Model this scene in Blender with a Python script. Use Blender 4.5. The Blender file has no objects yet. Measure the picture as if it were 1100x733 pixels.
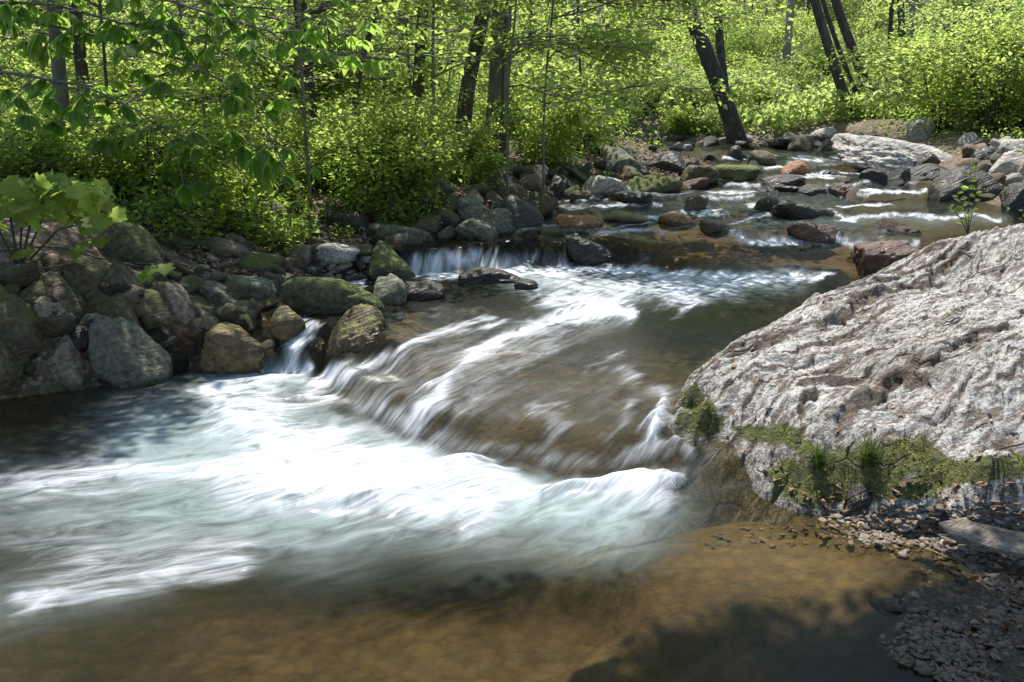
import bpy, math, random
import numpy as np
from mathutils import Vector
R = math.radians
rng = np.random.default_rng(7)
scn = bpy.context.scene
COL = scn.collection

# ---------------------------------------------------------------- camera, sky, sun, exposure
CAMZ, PITCH, F = 2.0, 14.04, 978.0          # photo is 1100x733 px, focal length in its pixels
cam = bpy.data.objects.new('camera', bpy.data.cameras.new('camera'))
COL.objects.link(cam)
cam.location = (0, 0, CAMZ)
cam.rotation_euler = (R(90 - PITCH), 0, 0)
cam.data.sensor_width = 36
cam.data.lens = 36 * F / 1100
cam.data.clip_start = 0.05
cam.data.clip_end = 2000
scn.camera = cam

SUN_EL, SUN_AZ = 67.0, -12.0                # azimuth from +Y (into the picture), negative = left
w = bpy.data.worlds.new('World'); scn.world = w; w.use_nodes = True
nt = w.node_tree; nt.nodes.clear()
wo = nt.nodes.new('ShaderNodeOutputWorld'); bg = nt.nodes.new('ShaderNodeBackground')
sk = nt.nodes.new('ShaderNodeTexSky'); sk.sky_type = 'NISHITA'; sk.sun_disc = False
sk.sun_elevation = R(SUN_EL); sk.sun_rotation = R(SUN_AZ)
bg.inputs[1].default_value = 0.15
nt.links.new(sk.outputs[0], bg.inputs[0]); nt.links.new(bg.outputs[0], wo.inputs[0])
SUNV = np.array([math.cos(R(SUN_EL)) * math.sin(R(SUN_AZ)), math.cos(R(SUN_EL)) * math.cos(R(SUN_AZ)), math.sin(R(SUN_EL))])
sl = bpy.data.lights.new('sun', 'SUN'); sl.energy = 5.0; sl.angle = R(0.5); sl.color = (1, .95, .86)
so = bpy.data.objects.new('sun', sl); COL.objects.link(so)
so.rotation_euler = Vector(SUNV).to_track_quat('Z', 'Y').to_euler()
so.location = (0, 0, 40)
vs = scn.view_settings
vs.view_transform = 'Standard'; vs.look = 'None'; vs.exposure = 0.72; vs.gamma = 1; vs.use_curve_mapping = False
scn.cycles.max_bounces = 8; scn.cycles.transparent_max_bounces = 12
scn.cycles.diffuse_bounces = 4; scn.cycles.glossy_bounces = 3
scn.cycles.caustics_reflective = False; scn.cycles.caustics_refractive = False
scn.cycles.sample_clamp_indirect = 4
scn.cycles.use_denoising = True

# ---------------------------------------------------------------- helpers
ct, st_ = math.cos(R(PITCH)), math.sin(R(PITCH))
def raydir(px, py):
    dx = (px - 550) / F; dy = (366.5 - py) / F
    return np.array([dx, ct + dy * st_, -st_ + dy * ct])
def at_z(px, py, z):
    d = raydir(px, py); t = (z - CAMZ) / d[2]
    return np.array([d[0] * t, d[1] * t, z])
def at_y(px, py, y):
    d = raydir(px, py); t = y / d[1]
    return np.array([d[0] * t, y, CAMZ + d[2] * t])
def to_px(P):
    x, y, z = P[:, 0], P[:, 1], P[:, 2] - CAMZ
    dep = y * ct - z * st_; up = y * st_ + z * ct
    dep = np.maximum(dep, .3)
    return 550 + F * x / dep, 366.5 - F * up / dep

def _h(ix, iy, iz):
    h = (ix.astype(np.int64) * 374761393 + iy.astype(np.int64) * 668265263 + iz.astype(np.int64) * 1274126177) & 0xffffffff
    h = ((h ^ (h >> 13)) * 1274126177) & 0xffffffff
    h = h ^ (h >> 16)
    return (h & 0xffff) / 65535.0
def vnoise(p):
    i = np.floor(p); f = p - i; f = f * f * (3 - 2 * f); i = i.astype(np.int64)
    x, y, z = i[:, 0], i[:, 1], i[:, 2]
    def c(a, b, d): return _h(x + a, y + b, z + d)
    fx, fy, fz = f[:, 0], f[:, 1], f[:, 2]
    a = (c(0,0,0) * (1-fx) + c(1,0,0) * fx) * (1-fy) + (c(0,1,0) * (1-fx) + c(1,1,0) * fx) * fy
    b = (c(0,0,1) * (1-fx) + c(1,0,1) * fx) * (1-fy) + (c(0,1,1) * (1-fx) + c(1,1,1) * fx) * fy
    return (a * (1-fz) + b * fz) * 2 - 1
def fbm(p, o=3, g=.5):
    s = 0; a = 1
    for k in range(o):
        s = s + a * vnoise(p * 2.03 ** k + 17.3 * k); a *= g
    return s
def P3(x, y, z=0.0): return np.stack([x, y, np.zeros_like(x) + z], 1)
def sstep(t):
    t = np.clip(t, 0, 1); return t * t * (3 - 2 * t)

def mesh_np(name, V, faces, mat=None, smooth=True, attrs=None):
    """V (n,3); faces (m,k) array or list of arrays with different k"""
    me = bpy.data.meshes.new(name)
    fl = faces if isinstance(faces, list) else [faces]
    fl = [np.asarray(f, dtype=np.int32) for f in fl if len(f)]
    V = np.asarray(V, dtype=np.float32)
    me.vertices.add(len(V)); me.vertices.foreach_set('co', V.ravel())
    nl = sum(f.size for f in fl); nf = sum(len(f) for f in fl)
    me.loops.add(nl); me.polygons.add(nf)
    me.loops.foreach_set('vertex_index', np.concatenate([f.ravel() for f in fl]))
    tot = np.concatenate([np.full(len(f), f.shape[1], np.int32) for f in fl])
    start = np.concatenate([[0], np.cumsum(tot)[:-1]]).astype(np.int32)
    me.polygons.foreach_set('loop_start', start)
    me.polygons.foreach_set('use_smooth', np.full(nf, smooth))
    if attrs:
        for k, a in attrs.items():
            a = np.asarray(a, dtype=np.float32)
            if a.ndim == 2:
                at = me.attributes.new(k, 'FLOAT_VECTOR', 'POINT'); at.data.foreach_set('vector', a.ravel())
            else:
                at = me.attributes.new(k, 'FLOAT', 'POINT'); at.data.foreach_set('value', a.ravel())
    me.update(calc_edges=True); me.validate()
    if mat is not None: me.materials.append(mat)
    return me
def link(name, me, parent=None, loc=None):
    o = bpy.data.objects.new(name, me); COL.objects.link(o)
    if parent is not None: o.parent = parent
    if loc is not None: o.location = loc
    return o
def tag(o, label=None, cat=None, group=None, kind=None):
    if label: o['label'] = label
    if cat: o['category'] = cat
    if group: o['group'] = group
    if kind: o['kind'] = kind
    return o
def thing(name, label, cat, loc, group=None, rz=0, scale=1):
    e = bpy.data.objects.new(name, None); COL.objects.link(e); e.location = loc
    e.rotation_euler = (0, 0, rz); e.scale = (scale,) * 3; e.empty_display_size = .2
    return tag(e, label, cat, group)
def dup(src, loc, rz, scale, label=None, group=None):
    r = src.copy(); COL.objects.link(r); r.location = loc; r.rotation_euler = (0, 0, rz)
    r.scale = scale if isinstance(scale, tuple) else (scale,) * 3
    if label: r['label'] = label
    if group: r['group'] = group
    for ch in list(src.children):
        c = ch.copy(); COL.objects.link(c); c.parent = r
    return r

class MB:
    def __init__(s): s.V = []; s.Q = []; s.T = []; s.n = 0; s.A = []
    def add(s, V, Q=None, T=None, a=None):
        if Q is not None and len(Q): s.Q.append(np.asarray(Q) + s.n)
        if T is not None and len(T): s.T.append(np.asarray(T) + s.n)
        s.V.append(np.asarray(V)); s.n += len(V)
        s.A.append(np.zeros(len(V)) if a is None else np.asarray(a))
    def tube(s, pts, rad, k=8):
        pts = np.asarray(pts, float); n = len(pts); rad = np.broadcast_to(np.asarray(rad, float), (n,))
        t = np.gradient(pts, axis=0); t /= np.linalg.norm(t, axis=1)[:, None] + 1e-9
        up = np.array([1., 0.1, 0]) if abs(t[0, 2]) > .7 else np.array([0, 0, 1.])
        a = np.cross(t, up); a /= np.linalg.norm(a, axis=1)[:, None] + 1e-9
        b = np.cross(t, a)
        th = np.linspace(0, 2 * math.pi, k, endpoint=False)
        V = pts[:, None, :] + rad[:, None, None] * (np.cos(th)[None, :, None] * a[:, None, :] + np.sin(th)[None, :, None] * b[:, None, :])
        V = V.reshape(-1, 3)
        i = np.arange(n - 1)[:, None] * k; j = np.arange(k)[None, :]; j2 = (j + 1) % k
        Q = np.stack([i + j, i + j2, i + k + j2, i + k + j], -1).reshape(-1, 4)
        V = np.vstack([V, pts[-1] + t[-1] * rad[-1], pts[0] - t[0] * rad[0] * .3])
        jj = np.arange(k)
        T = np.vstack([np.stack([(n - 1) * k + jj, (n - 1) * k + (jj + 1) % k, np.full(k, n * k)], 1),
                       np.stack([(jj + 1) % k, jj, np.full(k, n * k + 1)], 1)])
        s.add(V, Q, T)
    def mesh(s, name, mat, smooth=True, attr=None):
        V = np.vstack(s.V); fl = []
        if s.Q: fl.append(np.vstack(s.Q))
        if s.T: fl.append(np.vstack(s.T))
        return mesh_np(name, V, fl, mat, smooth, {attr: np.concatenate(s.A)} if attr else None)

# ---------------------------------------------------------------- node helper
class NT:
    def __init__(s, name):
        s.m = bpy.data.materials.new(name); s.m.use_nodes = True; s.t = s.m.node_tree; s.t.nodes.clear()
        s.out = s.t.nodes.new('ShaderNodeOutputMaterial')
    def n(s, typ, **kw):
        nd = s.t.nodes.new(typ)
        for k, v in kw.items():
            if k.startswith('i_'):
                key = k[2:]; key = int(key) if key.isdigit() else key.replace('_', ' ')
                s.set(nd, key, v)
            else: setattr(nd, k, v)
        return nd
    def set(s, nd, key, v):
        if isinstance(v, bpy.types.NodeSocket): s.t.links.new(v, nd.inputs[key])
        elif isinstance(v, bpy.types.Node): s.t.links.new(v.outputs[0], nd.inputs[key])
        else:
            if isinstance(v, tuple) and len(v) == 3 and nd.inputs[key].type == 'RGBA': v = v + (1,)
            nd.inputs[key].default_value = v
    def attr(s, name, vec=False): 
        a = s.n('ShaderNodeAttribute', attribute_name=name)
        return a.outputs['Vector'] if vec else a.outputs['Fac']
    def noise(s, vec, scale, detail=4, rough=.55, dist=0):
        return s.n('ShaderNodeTexNoise', i_Vector=vec, i_Scale=scale, i_Detail=detail, i_Roughness=rough, i_Distortion=dist).outputs['Fac']
    def ramp(s, fac, lo, hi, a=0., b=1.):
        return s.n('ShaderNodeMapRange', interpolation_type='SMOOTHSTEP', i_0=fac, i_1=lo, i_2=hi, i_3=a, i_4=b).outputs[0]
    def mix(s, fac, a, b, mode='MIX'):
        nd = s.n('ShaderNodeMix', data_type='RGBA', blend_type=mode)
        s.set(nd, 0, fac); s.set(nd, 6, a); s.set(nd, 7, b)
        return nd.outputs[2]
    def math(s, op, a, b=0., c=None):
        nd = s.n('ShaderNodeMath', operation=op, i_0=a, i_1=b)
        if c is not None: s.set(nd, 2, c)
        return nd.outputs[0]
    def vmul(s, v, k):
        return s.n('ShaderNodeVectorMath', operation='MULTIPLY', i_0=v, i_1=k).outputs[0]
    def vadd(s, v, k):
        return s.n('ShaderNodeVectorMath', operation='ADD', i_0=v, i_1=k).outputs[0]
    def bump(s, h, strength, dist=.02, normal=None):
        nd = s.n('ShaderNodeBump', i_Height=h, i_Strength=strength, i_Distance=dist)
        if normal is not None: s.set(nd, 'Normal', normal)
        return nd.outputs[0]
    def done(s, sh): s.t.links.new(sh if isinstance(sh, bpy.types.NodeSocket) else sh.outputs[0], s.out.inputs[0]); return s.m

def rock_mat(name, c1, c2, c3=(.40, .38, .34), lichen=.35, moss=.3, rough=.8, bands=0.0, mossc=(.055, .065, .014)):
    m = NT(name)
    oc = m.n('ShaderNodeTexCoord').outputs['Object']
    oi = m.n('ShaderNodeObjectInfo').outputs['Random']
    off = m.n('ShaderNodeCombineXYZ', i_0=m.math('MULTIPLY', oi, 37.), i_1=m.math('MULTIPLY', oi, 91.), i_2=m.math('MULTIPLY', oi, 17.))
    v = m.vadd(oc, off.outputs[0])
    n1 = m.noise(v, 3.5, 5, .6); n2 = m.noise(v, 22, 5, .65); n3 = m.noise(v, 9, 6, .7, .8); n4 = m.noise(v, 70, 3, .6)
    col = m.mix(m.ramp(n1, .35, .65), c1, c2)
    if bands:
        tv = m.n('ShaderNodeMapping', i_Vector=v, i_Rotation=(.5, .4, .3)).outputs[0]
        wv = m.noise(m.vmul(tv, (1.2, 1.5, 14.)), 1.6, 4, .6, .6)
        col = m.mix(m.math('MULTIPLY', m.ramp(wv, .42, .62), bands), col, tuple(min(1, c * 1.9 + .02) for c in c1))
        n3b = wv
    else: n3b = n3
    col = m.mix(m.math('MULTIPLY', m.ramp(n3, .55, .68), lichen), col, c3)
    col = m.mix(m.ramp(n2, .34, .66, .8, 0.), col, m.mix(1., col, (.30, .28, .25), 'MULTIPLY'))
    col = m.mix(m.ramp(n4, .56, .66, 0., .5), col, m.mix(1., col, (2.2, 2.1, 1.9), 'MULTIPLY'))
    geo = m.n('ShaderNodeNewGeometry')
    nz = m.n('ShaderNodeSeparateXYZ', i_0=geo.outputs['Normal']).outputs[2]
    mo = m.math('MULTIPLY', m.ramp(nz, .1, .8), m.ramp(m.noise(v, 6, 5, .7), .62 - .35 * moss, .72 - .3 * moss))
    mc = m.mix(m.ramp(n4, .35, .65), mossc, tuple(c * 2.2 for c in mossc))
    col = m.mix(m.math('MULTIPLY', mo, min(1., moss * 1.6)), col, mc)
    wet = m.ramp(m.math('ADD', m.attr('wet'), m.math('MULTIPLY', m.math('SUBTRACT', n1, .5), .1)), .0, .07, 1., 0.)
    col = m.mix(m.math('MULTIPLY', wet, .75), col, m.mix(1., col, (.32, .29, .25), 'MULTIPLY'))
    hgt = m.math('ADD', m.math('MULTIPLY', n3b, 1.), m.math('ADD', m.math('MULTIPLY', n2, .5), m.math('MULTIPLY', n4, .18)))
    b = m.bump(hgt, 1., .045)
    bs = m.n('ShaderNodeBsdfPrincipled', i_Base_Color=col, i_Roughness=m.math('MULTIPLY_ADD', wet, .25 - rough, rough), i_Normal=b)
    return m.done(bs)

def leaf_mat(name, ca, cb, ta, tb, tr=.5, gloss=.4):
    m = NT(name)
    tone = m.attr('tone')
    oi = m.n('ShaderNodeObjectInfo').outputs['Random']
    tn = m.math('ADD', tone, m.math('MULTIPLY', m.math('SUBTRACT', oi, .5), .3))
    tn = m.ramp(tn, 0., 1.)
    d = m.n('ShaderNodeBsdfPrincipled', i_Base_Color=m.mix(tn, ca, cb), i_Roughness=.55)
    d.inputs['Specular IOR Level'].default_value = gloss
    t = m.n('ShaderNodeBsdfTranslucent', i_Color=m.mix(tn, ta, tb))
    mx = m.n('ShaderNodeMixShader', i_0=tr); m.set(mx, 1, d); m.set(mx, 2, t)
    return m.done(mx)

def bark_mat(name, c1, c2, lich=.2):
    m = NT(name)
    oc = m.n('ShaderNodeTexCoord').outputs['Object']
    v = m.vmul(oc, (1., 1., .22))
    n = m.noise(v, 26, 5, .65, .3); n2 = m.noise(oc, 5, 4, .6); n3 = m.noise(oc, 14, 4, .6)
    col = m.mix(m.ramp(n, .3, .7), c1, c2)
    col = m.mix(m.math('MULTIPLY', m.ramp(n2, .5, .7), lich), col, (.22, .23, .17))
    col = m.mix(m.math('MULTIPLY', m.ramp(n3, .55, .7), lich * .6), col, (.06, .07, .02))
    return m.done(m.n('ShaderNodeBsdfPrincipled', i_Base_Color=col, i_Roughness=.9, i_Normal=m.bump(n, .9, .03)))

# ---------------------------------------------------------------- the stream: water level W(x,y) as a flight of steps
class Step:
    def __init__(s, base, zb, h, crest=None, run=.3, wob=.06, mr=.12):
        s.mr = mr; s.h = h; s.wob = wob
        B = np.array([at_z(px, py, zb) for px, py in base]); B = B[np.argsort(B[:, 0])]; s.B = B
        if crest:
            C = np.array([at_z(px, py, zb + h) for px, py in crest]); s.C = C[np.argsort(C[:, 0])]; s.run = None
        else: s.run = run
    def __call__(s, x, y):
        yb = np.interp(x, s.B[:, 0], s.B[:, 1]) + s.wob * fbm(P3(x * 2.2, y * 1.2, s.h * 50), 3)
        yc = np.maximum(np.interp(x, s.C[:, 0], s.C[:, 1]), yb + s.mr) if s.run is None else yb + s.run
        return s.h * sstep((y - yb) / (yc - yb))
lip = [(150, 374), (300, 383), (338, 391), (365, 415), (400, 440), (450, 462), (520, 482), (600, 492), (700, 492), (745, 495)]
STEPS = [
    Step([(150, 384), (250, 388), (300, 393), (338, 402), (362, 432), (400, 462), (450, 487), (520, 507), (600, 520), (740, 525)], 0, .15, lip, wob=.16, mr=.42),
    Step([(150, 374), (300, 383), (345, 388), (385, 392), (420, 405), (450, 440), (520, 478), (600, 490), (700, 490), (745, 495)], .15, .19, [(150, 352), (300, 356), (350, 350), (400, 350), (430, 362), (450, 364), (520, 352), (600, 346), (700, 350), (800, 345), (850, 335)], wob=.1),
    Step([(430, 298), (500, 291), (560, 287), (640, 288), (700, 292), (800, 297), (900, 295), (1000, 290)], .34, .26,
         [(430, 272), (500, 267), (560, 263), (640, 259), (700, 259), (800, 255), (900, 256), (1000, 258)], wob=.2),
    Step([(560, 256), (700, 254), (790, 257), (1000, 261), (1100, 262)], .60, .07, run=.25, wob=.3),
    Step([(500, 244), (560, 243), (700, 243), (760, 236), (900, 235), (1100, 237)], .67, .08, run=.5, wob=.4),
    Step([(600, 222), (760, 222), (900, 216), (1100, 214)], .75, .09, run=.6, wob=.5),
    Step([(640, 206), (850, 203), (1000, 199)], .84, .10, run=.8, wob=.6),
    Step([(700, 190), (850, 188), (1000, 186)], .94, .10, run=1., wob=.6),
    Step([(740, 175), (850, 174), (1000, 172)], 1.04, .10, run=1.4, wob=.6),
    Step([(760, 164), (900, 163)], 1.14, .10, run=2., wob=.6),
]
DOMES = [(480, 415, .2, .5, .05), (640, 405, .26, .6, .07), (700, 465, .14, .35, .05), (560, 445, .16, .35, .03),
         (820, 262, .6, .5, .04), (650, 258, .6, .35, .05), (560, 262, .6, .3, .04), (390, 420, .16, .3, .05), (560, 360, .3, .25, .05), (640, 335, .34, .3, .05), (760, 330, .34, .4, .03), (520, 300, .34, .3, .03)]
DM = [(at_z(a, b, c), r, h) for a, b, c, r, h in DOMES]
def W(x, y):
    z = np.zeros_like(x)
    for s in STEPS: z = z + s(x, y)
    for p, r, h in DM: z = z + h * np.exp(-((x - p[0]) ** 2 + (y - p[1]) ** 2) / r ** 2)
    return z

# banks: water's edge on the left / right as x(y)
def edge(lst):
    E = np.array([at_z(*p) for p in lst]); return E
EL = edge([(0, 428, 0), (110, 414, 0), (205, 398, 0), (255, 392, 0.02)])
EL = np.vstack([[[-9, 1, 0], [-8, 4, 0], [-6.5, 6, 0]], EL, edge([(280, 345, .3), (300, 325, .34), (350, 300, .34), (405, 285, .34), (425, 275, .45), (450, 257, .6), (540, 246, .65), (590, 232, .73), (618, 212, .82), (700, 195, .95), (735, 186, 1.04), (745, 176, 1.1)])])
EL = np.vstack([EL, [[4.0, 18., 1.2], [3.6, 20, 1.2], [2, 22, 1.25], [-2, 24, 1.25], [-12, 27, 1.25], [-40, 32, 1.25]]])
ER = np.vstack([[[2.2, -4, 0], [1.75, 1.5, 0]], edge([(1075, 733, 0), (1010, 650, 0), (960, 600, 0), (850, 560, 0)]), [[1.5, 4.45, 0], [3.2, 5.2, .1], [5.0, 7.6, .5], [6.8, 10.5, .8]],
                edge([(1085, 222, .78), (1000, 196, .92), (935, 178, 1.06), (905, 166, 1.12), (890, 158, 1.22)]), [[7.0, 24., 1.25], [4, 26, 1.25], [-10, 30, 1.25], [-40, 36, 1.25]]])
def mono(E):
    E = E[np.argsort(E[:, 1])]; return E
EL, ER = mono(EL), mono(ER)
def XL(y): return np.interp(y, EL[:, 1], EL[:, 0])
def XR(y): return np.interp(y, ER[:, 1], ER[:, 0])

def spline_mask(px, py, strokes):
    m = np.ones_like(px)
    for pts, hw, I, ys in strokes:
        d2 = np.full_like(px, 1e9)
        pts = [(a, b * ys) for a, b in pts]
        if len(pts) == 1: pts = pts * 2
        for (ax, ay), (bx, by) in zip(pts[:-1], pts[1:]):
            vx, vy = bx - ax, by - ay; L = vx * vx + vy * vy + 1e-9
            t = np.clip(((px - ax) * vx + (py * ys - ay) * vy) / L, 0, 1)
            d2 = np.minimum(d2, (px - ax - t * vx) ** 2 + (py * ys - ay - t * vy) ** 2)
        m *= 1 - I * np.exp(-d2 / hw ** 2)
    return 1 - m

def terrain(x, y):
    dl = x - XL(y); dr = XR(y) - x
    # distances measured roughly normal to the edge
    d = np.minimum(dl, dr)
    w0 = W(x, y); ws_ = np.interp(y, [2, 5, 6.6, 9, 11, 24], [0, .02, .12, .42, .66, 1.25])
    wl = w0 + (ws_ - w0) * sstep(-dl / .7) * (dl < 0)
    inside = d > 0
    px, py = to_px(P3(x, y, w0))
    thin = spline_mask(px, py, [([(360, 400), (450, 400), (560, 400), (720, 420)], 60, .9, 1), ([(480, 266), (900, 266)], 14, .6, 1.),
                                ([(720, 600), (900, 590), (1000, 650)], 60, .75, 1), ([(640, 650), (800, 620)], 40, .4, 1)])
    depth = np.minimum(.42, .03 + .3 * np.maximum(d, 0)) * (1 - .85 * thin) + .05
    near = 1 - sstep((y - 8.2) / 2.5)
    dl_ = np.maximum(-dl, 0); dr_ = np.maximum(-dr, 0)
    k = .5 * near + .3 * (1 - near); top = .85 * near + .42 * (1 - near)
    riseL = np.where(dl_ * k < top, dl_ * k, top + (dl_ - top / k) * .05)
    nr = 1 - sstep((y - 9) / 3)
    kr = .10 * nr + .28 * (1 - nr); topr = .35 * nr + .6 * (1 - nr)
    riseR = np.where(dr_ * kr < topr, dr_ * kr, topr + (dr_ - topr / kr) * .04)
    rise = np.where(dl < 0, riseL, riseR)
    z = np.where(inside, wl - depth, wl + rise - .03)
    z = z + .05 * fbm(P3(x * .9, y * .9, 3.1), 3) * sstep((np.abs(d)) / .5) + .018 * fbm(P3(x * 5, y * 5, 1.7), 3)
    far = np.maximum(np.hypot(x * .8, y) - 32, 0)
    z = z + 16 * sstep(far / 75) * (1 + .25 * fbm(P3(x * .03, y * .03, .4), 2)) * (y > 0)
    return z
def G(x, y):
    t = terrain(x, y); d = np.minimum(x - XL(y), XR(y) - x)
    return np.where(d > 0, np.maximum(t, W(x, y)), t)
_tx, _ty = np.linspace(-16, 16, 700), np.geomspace(2, 60, 700)
def _table(fn):
    A, B = np.meshgrid(_tx, _ty); return fn(A.ravel(), B.ravel()).reshape(A.shape)
def _look(T, x, y):
    i = np.clip(np.interp(x, _tx, np.arange(700)), 0, 698.99); j = np.clip(np.interp(y, _ty, np.arange(700)), 0, 698.99)
    a, b = i.astype(int), j.astype(int); f, g = i - a, j - b
    return (T[b, a] * (1 - f) + T[b, a + 1] * f) * (1 - g) + (T[b + 1, a] * (1 - f) + T[b + 1, a + 1] * f) * g
_TG, _TT = _table(G), _table(terrain)
def G_(x, y): return _look(_TG, x, y)
def T_(x, y): return _look(_TT, x, y)
def hit(px, py, fn=None, tmin=2.2, tmax=58):
    fn = fn or G_
    d = raydir(px, py); t = np.geomspace(tmin, tmax, 90)
    for _ in range(2):
        p = d[None, :] * t[:, None]; g = fn(p[:, 0], p[:, 1]); below = CAMZ + p[:, 2] < g
        k = int(np.argmax(below)) if below.any() else len(t) - 1
        q = np.array([p[k, 0], p[k, 1], g[k]])
        t = np.linspace(t[max(k - 1, 0)], t[k], 16)
    return q
def gz(x, y): return float(G(np.array([float(x)]), np.array([float(y)]))[0])
def tz(x, y): return float(terrain(np.array([float(x)]), np.array([float(y)]))[0])

def grid_mesh(name, X, Y, Z, mat, attrs=None, keep=None):
    ny, nx = X.shape
    V = np.stack([X.ravel(), Y.ravel(), Z.ravel()], 1)
    i = np.arange(ny - 1)[:, None] * nx; j = np.arange(nx - 1)[None, :]
    Q = np.stack([i + j, i + j + 1, i + nx + j + 1, i + nx + j], -1).reshape(-1, 4)
    if keep is not None:
        kk = keep.ravel(); Q = Q[kk[Q].any(1)]
        used = np.unique(Q); remap = np.zeros(len(V), np.int64); remap[used] = np.arange(len(used))
        V = V[used]; Q = remap[Q]
        if attrs: attrs = {k: a[used] for k, a in attrs.items()}
    return mesh_np(name, V, Q, mat, True, attrs)

# ---- ground sheet
def ax(lo, hi, n, c, p=3.2):
    t = np.linspace(-1, 1, n); return t
def dense_axis(a0, a1, lo, hi, n_mid, n_out):
    mid = np.linspace(lo, hi, n_mid)
    l = lo - np.geomspace(.05, lo - a0, n_out)[::-1]; r = hi + np.geomspace(.05, a1 - hi, n_out)
    return np.concatenate([l, mid, r])
gx = dense_axis(-500, 500, -8, 9, 420, 60); gy = dense_axis(-300, 600, 1.5, 14, 380, 90)
X, Y = np.meshgrid(gx, gy); xf, yf = X.ravel(), Y.ravel()
Z = terrain(xf, yf)
dch = np.minimum(xf - XL(yf), XR(yf) - xf)
gpx, gpy = to_px(P3(xf, yf, Z)); vis = yf > 1.5
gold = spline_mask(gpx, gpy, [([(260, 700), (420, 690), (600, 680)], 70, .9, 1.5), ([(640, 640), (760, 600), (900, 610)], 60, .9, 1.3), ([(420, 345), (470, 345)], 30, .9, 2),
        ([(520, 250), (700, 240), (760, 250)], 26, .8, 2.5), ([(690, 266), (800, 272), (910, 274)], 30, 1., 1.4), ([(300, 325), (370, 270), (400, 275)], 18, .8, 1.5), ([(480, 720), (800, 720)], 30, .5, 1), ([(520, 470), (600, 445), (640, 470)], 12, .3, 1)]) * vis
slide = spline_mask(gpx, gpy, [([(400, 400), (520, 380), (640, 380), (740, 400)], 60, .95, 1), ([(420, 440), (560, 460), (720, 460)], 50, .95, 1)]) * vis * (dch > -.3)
m = NT('ground_soil_and_streambed')
tc = m.n('ShaderNodeTexCoord').outputs['Object']
ch = m.attr('channel')
n1 = m.noise(tc, 1.6, 5, .6); n2 = m.noise(tc, 9, 5, .65); n3 = m.noise(tc, 40, 3, .6)
vo = m.n('ShaderNodeTexVoronoi', i_Vector=m.vadd(tc, m.vmul(m.n('ShaderNodeTexNoise', i_Vector=tc, i_Scale=6.).outputs['Color'], (.12, .12, .12))), i_Scale=13.)
vs2 = m.n('ShaderNodeTexVoronoi', i_Vector=tc, i_Scale=34.)
bed = m.mix(m.ramp(n1, .4, .6), (.075, .056, .03), (.045, .038, .022))
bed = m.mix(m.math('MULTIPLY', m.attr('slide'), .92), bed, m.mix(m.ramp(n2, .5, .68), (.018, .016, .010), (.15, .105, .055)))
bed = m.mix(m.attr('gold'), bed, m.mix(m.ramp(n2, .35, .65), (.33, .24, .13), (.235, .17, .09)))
sep = m.n('ShaderNodeSeparateColor', i_0=vo.outputs['Color'])
bed = m.mix(m.ramp(sep.outputs[0], .45, .9, 0., .3), bed, m.mix(sep.outputs[1], (.09, .075, .05), (.26, .2, .13)))
bed = m.mix(m.ramp(vo.outputs['Distance'], .35, .7, 0., .3), bed, (.03, .022, .012))
soil = m.mix(m.ramp(n2, .35, .65), (.045, .03, .016), (.11, .075, .042))
s2 = m.n('ShaderNodeSeparateColor', i_0=vs2.outputs['Color'])
soil = m.mix(m.ramp(s2.outputs[0], .6, .95, 0., .8), soil, m.mix(s2.outputs[1], (.2, .13, .075), (.30, .26, .2)))
soil = m.mix(m.ramp(n1, .48, .62, 0., .6), soil, (.04, .055, .015))
col = m.mix(m.ramp(ch, -.08, .02), soil, bed)
wetg = m.ramp(ch, -.35, -.02, 0., .6)
col = m.mix(wetg, col, m.mix(1., col, (.5, .46, .42), 'MULTIPLY'))
hh = m.math('ADD', m.math('ADD', m.math('MULTIPLY', n2, .5), m.math('MULTIPLY', vo.outputs['Distance'], -.3)), m.math('MULTIPLY', n3, .3))
GROUND = m.done(m.n('ShaderNodeBsdfPrincipled', i_Base_Color=col, i_Roughness=.85, i_Normal=m.bump(hh, .8, .05)))
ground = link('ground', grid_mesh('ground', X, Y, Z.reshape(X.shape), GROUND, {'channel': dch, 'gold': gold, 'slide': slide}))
tag(ground, 'brown stream bed and leaf littered forest floor rising to a wooded hill', None, None, 'structure')

# ---- water sheet
CL = np.array([[3, 26], [5.2, 20], [4.6, 15], [3.0, 11.5], [2.0, 9.6], [1.25, 8.3], [.75, 7.3], [.2, 6.4], [-.6, 5.6], [-1.5, 5.0], [-2.6, 4.6], [-4.5, 4.2], [-9, 3.6]], float)
tt = np.linspace(0, len(CL) - 1, 260)
def cr(t):   # Catmull-Rom on CL
    i = np.clip(np.floor(t).astype(int), 0, len(CL) - 2); f = (t - i)[:, None]
    g = lambda k: CL[np.clip(i + k, 0, len(CL) - 1)]
    a, b, c, d = g(-1), g(0), g(1), g(2)
    return .5 * (2 * b + (c - a) * f + (2 * a - 5 * b + 4 * c - d) * f ** 2 + (3 * b - a - 3 * c + d) * f ** 3)
CP = cr(tt); CS = np.concatenate([[0], np.cumsum(np.hypot(*np.diff(CP, axis=0).T))])
CT = np.gradient(CP, axis=0); CT /= np.hypot(CT[:, 0], CT[:, 1])[:, None]
def flow(x, y):
    u = np.empty_like(x); v = np.empty_like(x)
    for a in range(0, len(x), 20000):
        xs, ys = x[a:a+20000], y[a:a+20000]
        d = (xs[:, None] - CP[None, :, 0]) ** 2 + (ys[:, None] - CP[None, :, 1]) ** 2
        ws = np.exp(-(d - d.min(1)[:, None]) / .05); ws /= ws.sum(1)[:, None]
        p = ws @ CP; t = ws @ CT; s = ws @ CS
        ox, oy = xs - p[:, 0], ys - p[:, 1]
        u[a:a+20000] = s + ox * t[:, 0] + oy * t[:, 1]; v[a:a+20000] = -ox * t[:, 1] + oy * t[:, 0]
    return u, v
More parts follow.
